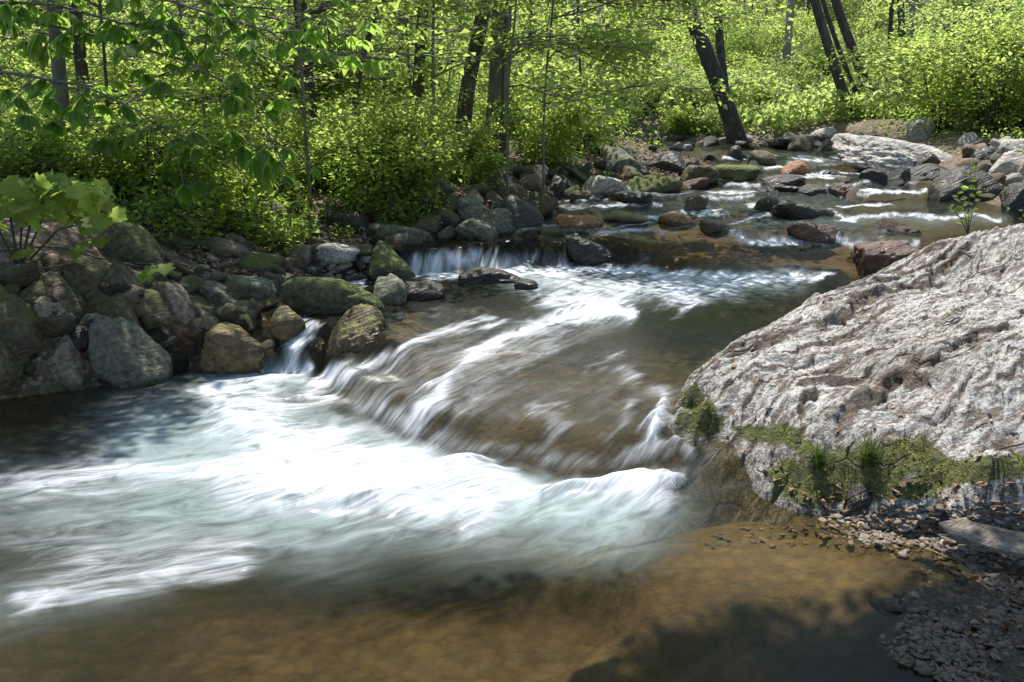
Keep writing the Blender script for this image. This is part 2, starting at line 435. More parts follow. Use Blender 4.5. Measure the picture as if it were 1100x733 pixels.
FOAM = [
    ([(290, 490), (400, 510), (470, 524), (540, 538)], 34, 1., 1), ([(330, 510), (420, 520), (500, 530)], 30, 1., 1.2), ([(225, 520), (300, 505)], 20, .6, 1), ([(255, 440), (310, 465)], 34, .65, 1), ([(420, 492), (560, 530), (650, 536), (735, 528)], 11, .9, 1),
    ([(215, 418), (330, 400), (375, 404)], 10, .7, 1.2), ([(230, 430), (300, 425)], 16, .5, 1), ([(240, 522), (400, 540), (520, 550)], 24, .6, 1.2),
    ([(0, 522), (120, 508), (240, 500)], 24, .6, 1.2), ([(0, 650), (70, 628), (160, 612), (215, 604)], 24, .55, 1), ([(0, 590), (80, 600)], 22, .3, 1),
    ([(80, 570), (250, 575), (430, 570)], 40, .2, 1), ([(600, 555), (690, 555)], 20, .3, 1), ([(690, 530), (745, 545)], 13, .6, 1),
    ([(545, 368), (505, 400), (455, 440)], 8, .75, 1), ([(520, 345), (470, 365), (400, 392)], 6, .55, 1), ([(650, 330), (600, 346), (545, 370)], 10, .85, 1),
    ([(575, 325), (620, 322), (670, 338)], 11, .75, 1.3), ([(480, 352), (440, 380)], 5, .5, 1), ([(470, 380), (430, 400)], 5, .4, 1), ([(388, 386), (362, 408), (345, 425)], 7, .8, 1),
    ([(716, 436), (704, 455), (696, 482)], 7, .95, 1), ([(690, 380), (655, 396)], 3, .4, 1), ([(600, 370), (540, 410), (500, 440)], 10, .22, 1), ([(640, 470), (740, 500)], 8, .25, 1),
    ([(312, 352), (305, 375), (300, 400)], 13, .95, 1), ([(330, 385), (330, 400)], 8, .5, 1), ([(285, 345), (295, 360)], 5, .5, 1), ([(195, 383), (213, 381)], 4, .8, 1.5),
    ([(455, 282), (480, 274), (510, 272), (535, 284)], 10, 1., 1.2), ([(450, 292), (560, 294), (640, 288), (700, 290), (800, 299), (885, 298)], 7, .95, 1.3),
    ([(545, 277), (560, 276), (600, 277)], 6, .45, 1.), ([(690, 274), (700, 276)], 5, .4, 1), ([(700, 300), (745, 318), (735, 330)], 13, .55, 1.2), ([(600, 300), (700, 312), (800, 305)], 14, .45, 1.5),
    ([(790, 250), (800, 256), (850, 258), (985, 262)], 4.5, .95, 1.2), ([(870, 255), (900, 252)], 4, .6, 1), ([(780, 240), (835, 231)], 4, .8, 1.5), ([(885, 228), (905, 236), (960, 232), (1085, 234)], 4, .8, 1.5),
    ([(615, 240), (660, 240), (770, 228)], 4, .8, 1.5), ([(735, 216), (820, 212)], 3.5, .6, 1.5), ([(925, 209), (950, 205)], 3, .7, 2), ([(785, 199), (815, 200)], 3.5, .65, 1.5), ([(890, 198), (985, 194)], 3, .5, 2),
    ([(855, 170), (892, 172)], 4, .75, 1.5), ([(975, 190), (1000, 192)], 3, .8, 1.5), ([(600, 222), (670, 219)], 3, .55, 2), ([(700, 208), (740, 205)], 3, .4, 2), ([(760, 190), (800, 188)], 3, .4, 2), ([(870, 187), (885, 187)], 3, .6, 2), ([(370, 298), (395, 300)], 4, .8, 1.3),
    ([(430, 345), (500, 330)], 8, .2, 1), ([(960, 178), (880, 180)], 3, .3, 2),
    ([(380, 420), (450, 400), (540, 370), (640, 345)], 36, .24, 1), ([(420, 450), (560, 430), (700, 420)], 40, .19, 1), ([(400, 440), (470, 470), (600, 494), (720, 495)], 12, .32, 1), ([(480, 430), (440, 455)], 9, .4, 1), ([(600, 440), (570, 470)], 8, .35, 1), ([(670, 440), (660, 470)], 8, .35, 1), ([(690, 400), (720, 430)], 14, .3, 1),
    ([(450, 276), (480, 270), (520, 274), (535, 282)], 7, .6, 1), ([(560, 290), (640, 290), (700, 293), (800, 300)], 6, .4, 1), ([(620, 215), (780, 205), (960, 200)], 14, .2, 1.5), ([(560, 250), (760, 246), (960, 246)], 10, .2, 1.5), ([(780, 182), (920, 178)], 8, .25, 1.5), ([(560, 310), (660, 318), (800, 312)], 16, .4, 1.3)]
FOAM += [(p, 3.2, .85, 1.6) for p in ([(640, 223), (700, 219)], [(700, 232), (765, 225)], [(800, 222), (860, 225)], [(900, 223), (960, 218)], [(770, 208), (830, 206)], [(860, 191), (905, 188)], [(600, 214), (650, 212)], [(740, 183), (780, 180)], [(910, 185), (960, 187)], [(820, 180), (855, 177)], [(560, 248), (610, 245)], [(650, 247), (720, 246)], [(940, 205), (990, 203)], [(780, 170), (830, 168)])]
MILK = [([(180, 480), (330, 490), (500, 530), (650, 540)], 90, .95, 1.2), ([(0, 540), (150, 555), (350, 570)], 65, .62, 1.2), ([(0, 650), (150, 620)], 40, .5, 1), ([(560, 300), (720, 310), (850, 300)], 26, .75, 1.5),
        ([(600, 330), (640, 345)], 22, .5, 1), ([(780, 240), (1080, 236)], 9, .4, 1.5), ([(600, 240), (760, 225), (900, 210)], 22, .32, 1.2), ([(820, 160), (900, 175)], 12, .2, 1.5), ([(800, 256), (980, 262)], 9, .5, 1), ([(450, 285), (560, 290)], 14, .6, 1), ([(230, 410), (380, 405)], 22, .7, 1)]
gy = np.concatenate([np.linspace(-4, 2.3, 20)[:-1], np.linspace(2.3, 9.6, 560)[:-1], np.geomspace(9.6, 34, 260)])
s = np.linspace(0, 1, 460)
lo = np.minimum(XL(gy) - .35, 99); hi = np.where(gy < 12, np.maximum(XR(gy) + .3, 1.5 + .0 * gy), XR(gy) + .4)
lo = np.maximum(lo, -8.5 - np.maximum(gy - 22, 0) * 4)
X = lo[:, None] + s[None, :] * (hi - lo)[:, None]; Y = np.repeat(gy[:, None], len(s), 1)
xf, yf = X.ravel(), Y.ravel(); Z = W(xf, yf)
wpx, wpy = to_px(P3(xf, yf, Z)); ok = yf > 2
u, v = flow(xf, yf)
wx = fbm(np.stack([u * 1.1, v * 3.2, u * 0 + 2], 1), 4, .6); wy = fbm(np.stack([u * 1.1, v * 3.2, u * 0 + 7], 1), 4, .6)
px_m = F / np.maximum(yf, 2.5)
qx, qy = wpx + wx * px_m * .16, wpy + wy * px_m * .045
edge_y = np.interp(wpx + wx * px_m * .10, [300, 345, 372, 405, 450, 500, 560, 620, 700, 745, 760], [300, 418, 446, 458, 470, 488, 508, 516, 512, 500, 300])
pool = sstep((wpy + wy * px_m * .03 - edge_y + 8) / 16)            # below the lip: churned pool; above it: clear slide with thin veils
foam = 1 - (1 - spline_mask(qx, qy, FOAM[:12]) * pool) * (1 - spline_mask(qx, qy, FOAM[12:])); foam = foam * ok; milk = spline_mask(wpx, wpy, MILK) * ok * (1 - (1 - pool) * (wpy > 345) * .85)
# soft standing waves, stretched along the flow; lumpier in the white water
n_a = fbm(np.stack([u * .8, v * 2.6, u * 0], 1), 3); n_b = fbm(np.stack([u * 2.2, v * 9, u * 0 + 5], 1), 3)
amp = .012 + .012 * np.clip((yf - 6) / 6, 0, 1)
Z = Z + n_a * amp + n_b * (.002 + .012 * foam) + foam * (.05 * (.5 + .5 * n_a) + .075 * foam ** 2 * (.7 + .6 * n_a) +   .018 * fbm(np.stack([u * 3.5, v * 5, u * 0 + 3], 1), 3)) * (yf < 6.3)
m = NT('stream_water')
fl = m.attr('flow', True); fo = m.attr('foam'); mi = m.attr('milk')
sA = m.noise(m.vmul(fl, (.55, 5., 1.)), 2.2, 5, .62, .5)
sB = m.noise(m.vmul(fl, (.5, 9., 1.)), 6., 4, .65, .3)
sC = m.noise(m.vmul(fl, (1.2, 2.2, 1.)), 3., 5, .6, 1.2)
st = m.math('ADD', m.math('MULTIPLY', sA, .5), m.math('ADD', m.math('MULTIPLY', sB, .27), m.math('MULTIPLY', sC, .43)))   # ~0.6
ff = m.math('MULTIPLY', fo, m.math('MULTIPLY_ADD', m.math('SUBTRACT', st, .6), 4.2, .92))
ff = m.ramp(ff, .08, 1.22)
mk = m.math('MULTIPLY', mi, m.math('MULTIPLY_ADD', m.math('SUBTRACT', sC, .5), 1.2, .85))
bodyc = m.mix(m.ramp(mk, .0, .9), (.028, .029, .017), (.25, .31, .315))
body = m.n('ShaderNodeBsdfDiffuse', i_Color=bodyc)
tr = m.n('ShaderNodeBsdfTransparent', i_Color=(.80, .75, .585, 1))
bodyf = m.math('MINIMUM', m.math('MULTIPLY_ADD', mk, .75, .16), .92)
under = m.n('ShaderNodeMixShader', i_0=bodyf); m.set(under, 1, tr); m.set(under, 2, body)
bh = m.math('ADD', m.math('MULTIPLY', sA, .6), m.math('ADD', m.math('MULTIPLY', sB, .25), m.math('MULTIPLY', sC, .7)))
nb = m.bump(bh, .13, .04)
gl = m.n('ShaderNodeBsdfGlossy', i_Roughness=m.math('MULTIPLY_ADD', m.attr('chute'), .4, .18), i_Normal=nb, i_Color=(.9, .95, 1, 1))
fr = m.n('ShaderNodeFresnel', i_IOR=1.33, i_Normal=nb)
clear = m.n('ShaderNodeMixShader', i_0=m.math('MULTIPLY', fr.outputs[0], m.math('MULTIPLY_ADD', m.attr('chute'), -.2, .33))); m.set(clear, 1, under); m.set(clear, 2, gl)
wd = m.n('ShaderNodeBsdfDiffuse', i_Color=(.60, .63, .68, 1), i_Normal=m.bump(m.math('ADD', sB, sC), .5, .03))
allw = m.n('ShaderNodeMixShader', i_0=ff); m.set(allw, 1, clear); m.set(allw, 2, wd)
WATER = m.done(allw)
water = link('water', grid_mesh('water', X, Y, Z.reshape(X.shape), WATER, {'flow': np.stack([u, v, u * 0], 1), 'foam': foam, 'milk': milk, 'chute': spline_mask(wpx, wpy, [([(370, 420), (480, 400), (640, 390)], 60, 1., 1), ([(430, 460), (560, 475), (720, 480)], 44, 1., 1)]) * ok}))
tag(water, 'shallow stream tumbling down rock ledges in white silky foam', None, None, 'structure')

# ---------------------------------------------------------------- the large granite outcrop on the right
def tps(P, V):
    n = len(P); d = np.hypot(P[:, None, 0] - P[None, :, 0], P[:, None, 1] - P[None, :, 1])
    K = np.where(d > 0, d * d * np.log(d + 1e-12), 0) + np.eye(n) * .004
    A = np.zeros((n + 3, n + 3)); A[:n, :n] = K; A[:n, n] = 1; A[:n, n+1:] = P; A[n, :n] = 1; A[n+1:, :n] = P.T
    c = np.linalg.solve(A, np.concatenate([V, np.zeros(3)]))
    def f(x, y):
        o = c[n] + c[n+1] * x + c[n+2] * y
        for k in range(n):
            r2 = (x - P[k, 0]) ** 2 + (y - P[k, 1]) ** 2
            o = o + c[k] * .5 * r2 * np.log(r2 + 1e-12)
        return o
    return f
ridge = [(722, 436, .34), (740, 405, .42), (790, 365, .47), (850, 332, .52), (900, 306, .56), (950, 286, .60), (1000, 263, .66), (1050, 249, .72), (1100, 239, .77), (1200, 226, .85)]
body_ = [(760, 430, .38), (800, 420, .43), (850, 450, .38), (900, 400, .5), (950, 370, .56), (1000, 330, .62), (1050, 300, .68), (1100, 300, .72), (1000, 420, .5), (1050, 400, .56), (1100, 380, .62), (1200, 380, .66), (1200, 300, .78),
         (770, 466, .2), (810, 478, .2), (860, 488, .25), (950, 478, .36), (1000, 495, .31), (1050, 488, .36), (1100, 485, .4), (1200, 485, .46), (900, 350, .54), (850, 380, .5)]
toe = [(722, 462, .12), (738, 476, .06), (780, 505, .05), (830, 533, .03), (900, 543, .04), (1000, 538, .09), (1100, 533, .14), (1200, 530, .18)]
pts = [at_z(*p) for p in ridge + body_ + toe]
for p in ridge:
    q = at_z(*p); d = q[:2] / np.hypot(*q[:2]); n = np.array([d[0] * .6 - .5, d[1]]) if p[0] < 1000 else d
    n = n / np.hypot(*n)
    pts.append(np.array([q[0] + n[0] * .35, q[1] + n[1] * .35, q[2] - .26])); pts.append(np.array([q[0] + n[0] * .9, q[1] + n[1] * .9, q[2] - .95]))
for p in toe:
    q = at_z(*p); d = q[:2] / np.hypot(*q[:2]); n = -d if p[0] > 760 else np.array([-.85, -.5])
    pts.append(np.array([q[0] + n[0] * .35, q[1] + n[1] * .35, q[2] - .28]))
pts = np.array(pts); bf = tps(pts[:, :2], pts[:, 2])
bx = np.linspace(.3, 7.5, 620); by = np.linspace(3.7, 12.6, 700)
X, Y = np.meshgrid(bx, by); xf, yf = X.ravel(), Y.ravel()
Z0 = bf(xf, yf)
rp = np.array([(600, 520), (700, 470)] + [q[:2] for q in ridge])
for _ in range(3):                            # keep the crest line where the controls put it
    qx, qy = to_px(np.stack([xf, yf, Z0], 1)); over = np.interp(qx, rp[:, 0], rp[:, 1]) - qy
    Z0 = Z0 - np.clip(over + 3, 0, None) * yf / F * 1.05 * (xf > .5)
da, dc = xf * .8 + yf * .6, xf * .6 - yf * .8          # along / across the foliation
wob = fbm(P3(xf * .8, yf * .8, 2.), 2) * .35
la = fbm(np.stack([da * .55, (dc + wob) * 4.2, Z0 * 3], 1), 4)
ridged = 1 - np.abs(fbm(np.stack([da * .6 + 9, (dc + wob * 1.3) * 3.1, Z0 * 2 + 4], 1), 3))
lump = fbm(P3(xf * 1.3, yf * 1.3, 6.), 3)
crack = np.exp(-((ridged - .96) / .06) ** 2)
rg = np.abs(fbm(np.stack([da * 1.6, dc * 5 + wob * 6, Z0 * 0], 1), 5, .6))
Z = Z0 + .02 * la + .015 * lump + .02 * (ridged - .6) - .03 * crack + .03 * rg + .012 * np.abs(fbm(P3(xf * 11, yf * 11, 1.), 4, .6))
# ledges: the surface steps across the foliation, with dirt caught along the step edges
seam = np.clip(crack * .8, 0, 1) * np.clip(.4 + vnoise(np.stack([da * 1.1, dc * 1.1, 0 * da + 3], 1)) * 1.5, 0, 1)
for fq, am, sd in ((1.7, .10, 0), (4.3, .045, 5), (10., .02, 9), (23., .008, 13)):
    hh_ = dc * fq + fq * (.42 * wob + .10 * fbm(P3(xf * 2.4, yf * 2.4, sd), 4, .6)) + .2 * da * fq * .3
    fr_ = hh_ - np.floor(hh_); jit = vnoise(np.stack([np.floor(hh_) * 3.7, da * 1.3, 0 * da + sd], 1))
    am_ = am * np.clip(.55 + .9 * jit, 0, 1.3)
    Z = Z - am_ * (sstep(fr_ * 8) * .999 - fr_)
    seam = np.maximum(seam, np.exp(-((fr_ - .07) / .06) ** 2) * np.clip(jit * 1.5 + .45, 0, 1))
opx, opy = to_px(np.stack([xf, yf, Z], 1))
mossm = spline_mask(opx, opy, [([(850, 515), (930, 505), (985, 490)], 26, .95, 1), ([(1010, 510), (1090, 500)], 22, .9, 1.2), ([(870, 535), (990, 530)], 14, .7, 1.4), ([(745, 430), (765, 455)], 18, .85, 1), ([(800, 465), (845, 470)], 15, .8, 1.2), ([(730, 455), (745, 465)], 14, .6, 1), ([(870, 480), (835, 460)], 12, .55, 1), ([(990, 470), (1090, 450)], 10, .3, 1.5)])
keep = (Z > terrain(xf, yf) - .25) & (Z > -.3) & (xf > .4)
m = NT('outcrop_gneiss')
tc = m.n('ShaderNodeTexCoord').outputs['Object']; n5 = m.noise(tc, .9, 4, .6)
mp = m.n('ShaderNodeMapping', i_Vector=tc, i_Rotation=(0, 0, R(-36.9))).outputs[0]
dist = m.n('ShaderNodeTexNoise', i_Vector=tc, i_Scale=1.1, i_Detail=3.).outputs['Color']
mv = m.vadd(mp, m.vmul(dist, (.22, .22, .22)))
f1 = m.noise(m.vmul(mv, (.4, 5., 5.)), 2.8, 7, .7, .3)
f2 = m.noise(m.vmul(mv, (.8, 5., 5.)), 6, 5, .65, .3)
n1 = m.noise(tc, 2.2, 5, .6); n2 = m.noise(tc, 13, 6, .7, .5); n3 = m.noise(tc, 60, 4, .65); n4 = m.noise(tc, 30, 5, .7, 1.)
col = m.mix(m.ramp(n1, .35, .65), (.58, .57, .545), (.40, .39, .375))
col = m.mix(m.ramp(n2, .50, .64, 0., .8), col, (.70, .685, .66))
col = m.mix(m.ramp(f2, .50, .60, 0., .8), col, (.16, .135, .115))
col = m.mix(m.ramp(n4, .54, .63, 0., .8), col, (.07, .064, .056))
col = m.mix(m.ramp(f1, .525, .585, 0., .8), col, m.mix(m.ramp(n3, .4, .6), (.085, .05, .03), (.17, .105, .065)))
col = m.mix(m.ramp(n5, .45, .65, 0., .4), col, m.mix(1., col, (.55, .50, .45), 'MULTIPLY'))
vc = m.n('ShaderNodeTexVoronoi', feature='DISTANCE_TO_EDGE', i_Vector=m.vadd(m.vmul(mv, (.3, 2.6, 2.6)), m.vmul(dist, (.5, .9, .5))), i_Scale=1.7)
ck = m.math('MULTIPLY', m.ramp(vc.outputs['Distance'], .0, .035, 1., 0.), m.ramp(n1, .48, .6))
col = m.mix(m.ramp(m.noise(tc, 5, 6, .75, 1.5), .56, .62, 0., .7), col, (.115, .105, .092))
col = m.mix(ck, col, (.05, .04, .03))
sm = m.ramp(m.math('MULTIPLY', m.attr('seam'), m.math('MULTIPLY_ADD', n2, 1.6, .1)), .3, .62)
col = m.mix(m.math('MULTIPLY', sm, .85), col, m.mix(m.ramp(n3, .4, .6), (.05, .035, .022), (.15, .095, .055)))
col = m.mix(m.ramp(n3, .3, .6, .4, 0.), col, m.mix(1., col, (.45, .43, .42), 'MULTIPLY'))
ms = m.ramp(m.math('ADD', m.math('MULTIPLY', m.attr('moss'), 1.), m.math('MULTIPLY', m.math('SUBTRACT', n2, .5), 1.6)), .42, .58)
mc = m.mix(m.ramp(n4, .35, .65), (.035, .04, .008), (.13, .14, .025))
col = m.mix(ms, col, mc)
wet = m.ramp(m.math('ADD', m.attr('wet'), m.math('MULTIPLY', m.math('SUBTRACT', n2, .5), .12)), -.02, .08, .8, 0.)
col = m.mix(wet, col, m.mix(1., col, (.35, .3, .24), 'MULTIPLY'))
hgt = m.math('ADD', m.math('ADD', m.math('MULTIPLY', f1, -1.0), m.math('MULTIPLY', ck, -.7)), m.math('ADD', m.math('MULTIPLY', n2, .7), m.math('ADD', m.math('MULTIPLY', n3, .3), m.math('MULTIPLY', f2, -.6))))
OUT = m.done(m.n('ShaderNodeBsdfPrincipled', i_Base_Color=col, i_Roughness=.8, i_Normal=m.bump(hgt, 1., .045)))
BZ = Z.reshape(X.shape).copy()
boulder = link('boulder', grid_mesh('boulder', X, Y, BZ, OUT, {'moss': mossm, 'wet': Z - W(xf, yf), 'seam': seam}, keep.reshape(X.shape)))
tag(boulder, 'huge pale grey streaked rock outcrop with brown seams and moss along its foot', 'boulder')
def BH(x, y):
    i = np.clip((np.asarray(x) - bx[0]) / (bx[1] - bx[0]), 0, len(bx) - 1).astype(int); j = np.clip((np.asarray(y) - by[0]) / (by[1] - by[0]), 0, len(by) - 1).astype(int)
    return BZ[j, i]
def GB(x, y): return np.maximum(G_(x, y), np.where((x > .4) & (y > 3.7) & (y < 12.5) & (x < 7.5), BH(x, y), -9))

# ---------------------------------------------------------------- rocks
import bmesh
_ico = {}
def ico(k):
    if k not in _ico:
        b = bmesh.new(); bmesh.ops.create_icosphere(b, subdivisions=k, radius=1)
        V = np.array([v.co[:] for v in b.verts]); T = np.array([[v.index for v in f.verts] for f in b.faces]); b.free()
        _ico[k] = (V / np.linalg.norm(V, axis=1)[:, None], T)
    return _ico[k]
def rock_shape(seed, sub, p=8, npl=12, aspect=(1, 1, 1), roll=0, rough=1.):
    r_ = np.random.default_rng(seed); D, T = ico(sub)
    N = r_.normal(size=(npl, 3)); N /= np.linalg.norm(N, axis=1)[:, None]
    N = np.vstack([N, np.eye(3), -np.eye(3)]); H = np.concatenate([r_.uniform(.62, .95, npl), r_.uniform(.85, 1.05, 6)])
    q = np.maximum(D @ N.T, 0) / H
    rad = (q ** p).sum(1) ** (-1 / p)
    cr_ = np.abs(fbm(D * np.array([1.6, 1.6, 4.5]) + seed % 61, 3)); rad = rad * (1 + rough * (.07 * fbm(D * 2.2 + seed % 97, 3) + .035 * fbm(D * 6 + seed % 31, 4, .6) - .05 * np.exp(-(cr_ / .05) ** 2)))
    V = D * rad[:, None] * np.array(aspect)
    a = R(roll); V = np.stack([V[:, 0] * math.cos(a) + V[:, 2] * math.sin(a), V[:, 1], -V[:, 0] * math.sin(a) + V[:, 2] * math.cos(a)], 1)
    return V, T
def fit(V, w_, d_, h_):
    mn, mx = V.min(0), V.max(0); c = (mn + mx) / 2
    return (V - c) / (mx - mn) * np.array([w_, d_, h_])
RM = {
 'O': rock_mat('rock_olive_brown', (.075, .058, .030), (.13, .10, .055), (.24, .22, .15), .3, .45, .75, .7),
 'D': rock_mat('rock_wet_dark', (.022, .019, .014), (.045, .037, .026), (.09, .08, .06), .25, .15, .35, .2),
 'G': rock_mat('rock_grey_green', (.115, .12, .085), (.185, .185, .135), (.32, .31, .26), .35, .2, .8, .25),
 'T': rock_mat('rock_tan', (.20, .16, .11), (.28, .22, .16), (.42, .37, .31), .4, .15, .8, .3),
 'L': rock_mat('rock_pale_grey', (.40, .375, .34), (.50, .475, .44), (.62, .60, .56), .5, .08, .85, .3),
 'M': rock_mat('rock_mossy', (.075, .07, .035), (.12, .11, .06), (.2, .19, .12), .3, .9, .85, .2),
 'B': rock_mat('rock_red_brown', (.085, .042, .022), (.13, .07, .038), (.2, .15, .1), .25, .05, .4, .4),
 'Y': rock_mat('rock_golden_moss', (.10, .07, .028), (.17, .115, .045), (.30, .25, .12), .4, .55, .6, .3, (.11, .10, .02)),
 'S': rock_mat('slate_grey_brown', (.13, .11, .09), (.18, .155, .125), (.30, .28, .25), .35, .0, .7, .5),
 'A': rock_mat('rock_orange', (.28, .12, .035), (.38, .18, .06), (.3, .2, .1), .3, .0, .5, .3),
}
def rock(name, bb, mat, label, roll=0, asp=(1, 1, 1), p=9, depth=.85, seed=None, sub=4, bury=.42, cat='boulder', group=None, npl=12, back=.55, zb=None, rough=1.):
    x0, y0, x1, y1 = bb
    cx = (x0 + x1) / 2
    B = hit(cx, y1) if zb is None else at_z(cx, y1, zb)
    dist = B[1]; W_ = (x1 - x0) * dist / F
    Dp = depth * W_
    yc = B[1] + Dp * .5 * back
    dT = raydir(cx, y0); ztop = CAMZ + dT[2] / dT[1] * yc
    Hv = max(ztop - B[2], .03) * 1.0
    Ht = Hv / (1 - bury)
    W_ = (x1 - x0) * yc / F * 1.03
    seed = seed if seed is not None else int(abs(x0 * 31 + y0 * 17 + x1)) + 5
    V, T = rock_shape(seed, sub, p, npl, asp, roll, rough)
    V = fit(V, W_, Dp, Ht)
    c = np.array([B[0] / B[1] * yc, yc, ztop - Ht / 2])
    wet = V[:, 2] + c[2] - W(V[:, 0] + c[0], V[:, 1] + c[1])
    d = np.minimum(c[0] - XL(np.array([c[1]])), XR(np.array([c[1]])) - c[0])[0]
    if d < -.35: wet = wet * 0 + 1
    o = link(name, mesh_np(name, V, T, RM[mat], True, {'wet': wet}), None, c)
    return tag(o, label, cat, group)

rock('boulder', (-35, 295, 54, 374), 'O', 'big rounded olive brown boulder with curved bands at the left picture edge', 25, (1.2, 1, 1), 5, seed=11, sub=5)
rock('boulder', (-45, 352, 32, 410), 'O', 'dark rounded boulder low at the left picture edge by the water', 10, (1.2, 1, .9), 6, seed=12, sub=5)
rock('rock', (42, 315, 88, 356), 'T', 'upright pointed tan rock wedged right of the big banded boulder', -35, (.8, .8, 1.2), 16, seed=13, cat='rock')
rock('boulder', (15, 292, 96, 340), 'O', 'dark olive boulder behind the pointed tan rock', 15, (1.2, 1, .9), 7, seed=14, sub=5)
rock('boulder', (90, 289, 166, 358), 'O', 'long slanting brown slab with grain lines running down to the green wedge', 40, (1.9, 1, .75), 12, seed=15, sub=5)
rock('boulder', (84, 271, 167, 316), 'O', 'slanting lichen flecked boulder under the mossy one', 25, (1.5, 1, .75), 12, seed=16, sub=5)
rock('boulder', (103, 232, 173, 282), 'M', 'long mossy brown boulder right of the leafy maple sapling', 28, (1.5, 1, .9), 6, seed=17, sub=5)
rock('boulder', (103, 337, 184, 414), 'G', 'grey green wedge shaped boulder standing at the pool edge', 12, (1, 1, .9), 26, seed=1811, sub=5, npl=7, depth=.75)
rock('rock', (50, 359, 98, 414), 'T', 'leaning rock with pale top left of the grey green wedge', -40, (.8, .9, 1.3), 16, seed=19, cat='rock')
rock('rock', (86, 334, 122, 354), 'G', 'flat grey block behind the grey green wedge', 0, (1.4, 1, .6), 18, seed=20, cat='rock')
rock('rock', (54, 346, 108, 372), 'D', 'low dark rock between the pointed rock and the pale topped one', 5, (1.4, 1, .6), 8, seed=21, cat='rock')
rock('rock', (126, 310, 192, 339), 'O', 'low brown rock with pale top beside the small grey egg stone', 8, (1.7, 1, .6), 9, seed=22, cat='rock')
rock('rock', (174, 302, 214, 342), 'T', 'blocky tan rock with bright square end near the left bank middle', 38, (1.3, 1, .75), 20, seed=23, cat='rock')
rock('stone', (160, 303, 175, 322), 'G', 'small grey egg shaped stone leaning by the blocky tan rock', 0, (.8, .8, 1.2), 4, seed=24, sub=3, cat='stone')
rock('rock', (178, 342, 222, 370), 'B', 'wet red brown slab just right of the long slanting slab', 0, (1.4, 1, .6), 14, seed=25, cat='rock')
rock('stone', (180, 236, 192, 254), 'T', 'pale egg shaped stone on the bank above the cobbles', 20, (.8, .8, 1.2), 4, seed=26, sub=3, cat='stone')
rock('boulder', (217, 346, 296, 400), 'Y', 'golden brown mossy boulder left of the little side fall', 6, (1.3, 1, .9), 10, seed=27, sub=5, zb=0, bury=.3)
rock('rock', (236, 323, 280, 350), 'O', 'rounded grey brown rock perched behind the golden boulder left of the side fall', 0, (1.3, 1, .8), 5, seed=28, cat='rock')
rock('rock', (212, 302, 284, 332), 'G', 'grey green folded slab with pale streaks above the side pool', 12, (1.6, 1, .6), 20, seed=29, cat='rock', sub=5)
rock('rock', (243, 297, 297, 319), 'G', 'flat grey slab beside the small greenish side pool', 4, (1.7, 1, .5), 14, seed=30, cat='rock')
rock('boulder', (307, 295, 418, 336), 'M', 'long smooth greenish boulder lying above the side fall', 6, (1.9, 1, .75), 5, seed=31, sub=5, depth=.55)
rock('rock', (400, 296, 438, 328), 'G', 'pointed grey rock with a pale blotch right of the long greenish boulder', 22, (1.1, 1, 1), 16, seed=32, cat='rock')
rock('rock', (434, 302, 478, 323), 'D', 'low black rock beside the pale blotched pointed rock', 0, (1.6, 1, .6), 6, seed=33, cat='rock')
rock('rock', (292, 328, 330, 368), 'Y', 'ribbed brown rock in the middle of the side fall', 25, (.9, 1, 1.1), 8, seed=34, cat='rock', zb=.2)
rock('boulder', (344, 327, 417, 396), 'Y', 'golden topped dark boulder at the left end of the cascade', 5, (1.1, 1, 1), 9, seed=35, sub=5, zb=.04, bury=.35)
rock('rock', (325, 362, 352, 396), 'D', 'dark wet rock right under the side fall', 0, (1, 1, 1), 8, seed=36, cat='rock', zb=0)
rock('boulder', (393, 260, 449, 299), 'M', 'slanting mossy boulder at the left end of the upper fall', 30, (1.5, 1, .8), 12, seed=37)
rock('rock', (388, 239, 468, 260), 'G', 'thin flat grey green slab lying along the left bank', 2, (2.4, 1, .4), 12, seed=38, cat='rock', depth=.5)
rock('rock', (298, 261, 337, 284), 'T', 'flat pinkish slab on the cobbles right of the grass tuft', 0, (1.7, 1, .5), 14, seed=39, cat='rock')
rock('rock', (334, 261, 388, 282), 'L', 'white lit wet slab on the cobbles by the left bank', 0, (1.8, 1, .5), 10, seed=40, cat='rock')
rock('rock', (236, 219, 270, 241), 'M', 'left one of two mossy blocks under the thicket above the grass tuft', 4, (1.4, 1, .7), 8, seed=101, cat='rock')
rock('rock', (264, 214, 312, 243), 'M', 'right, bigger one of two mossy blocks under the thicket above the grass tuft', 6, (1.5, 1, .7), 8, seed=102, cat='rock')
rock('rock', (352, 226, 398, 250), 'D', 'dark earthy rock under the thicket left of the log end', 6, (1.5, 1, .7), 8, seed=103, cat='rock')
rock('rock', (240, 271, 300, 290), 'M', 'low mossy slab below the pinkish slab', 4, (2, 1, .5), 8, seed=41, cat='rock')
rock('rock', (444, 229, 476, 249), 'O', 'rounded olive rock above the thin grey green slab', 0, (1.2, 1, .8), 6, seed=42, cat='rock')
rock('boulder', (486, 210, 527, 237), 'G', 'pale grey green slanting boulder below the leafy bank', 25, (1.4, 1, .8), 12, seed=43)
rock('boulder', (510, 223, 559, 247), 'G', 'smooth light grey egg shaped boulder at the left water edge', -4, (1.6, 1, .8), 4, seed=44)
rock('rock', (489, 235, 537, 258), 'G', 'faceted grey rock with split faces in front of the egg shaped boulder', 16, (1.5, 1, .7), 24, seed=45, cat='rock')
rock('boulder', (526, 209, 583, 246), 'D', 'large dark boulder behind the egg shaped light one', 20, (1.4, 1, .9), 6, seed=46)
rock('rock', (559, 206, 595, 233), 'O', 'dark brown rock right of the large dark boulder', 15, (1.2, 1, .9), 9, seed=47, cat='rock')
rock('rock', (533, 196, 567, 214), 'B', 'brown rock just under the bright tan stone', 5, (1.4, 1, .8), 8, seed=48, cat='rock')
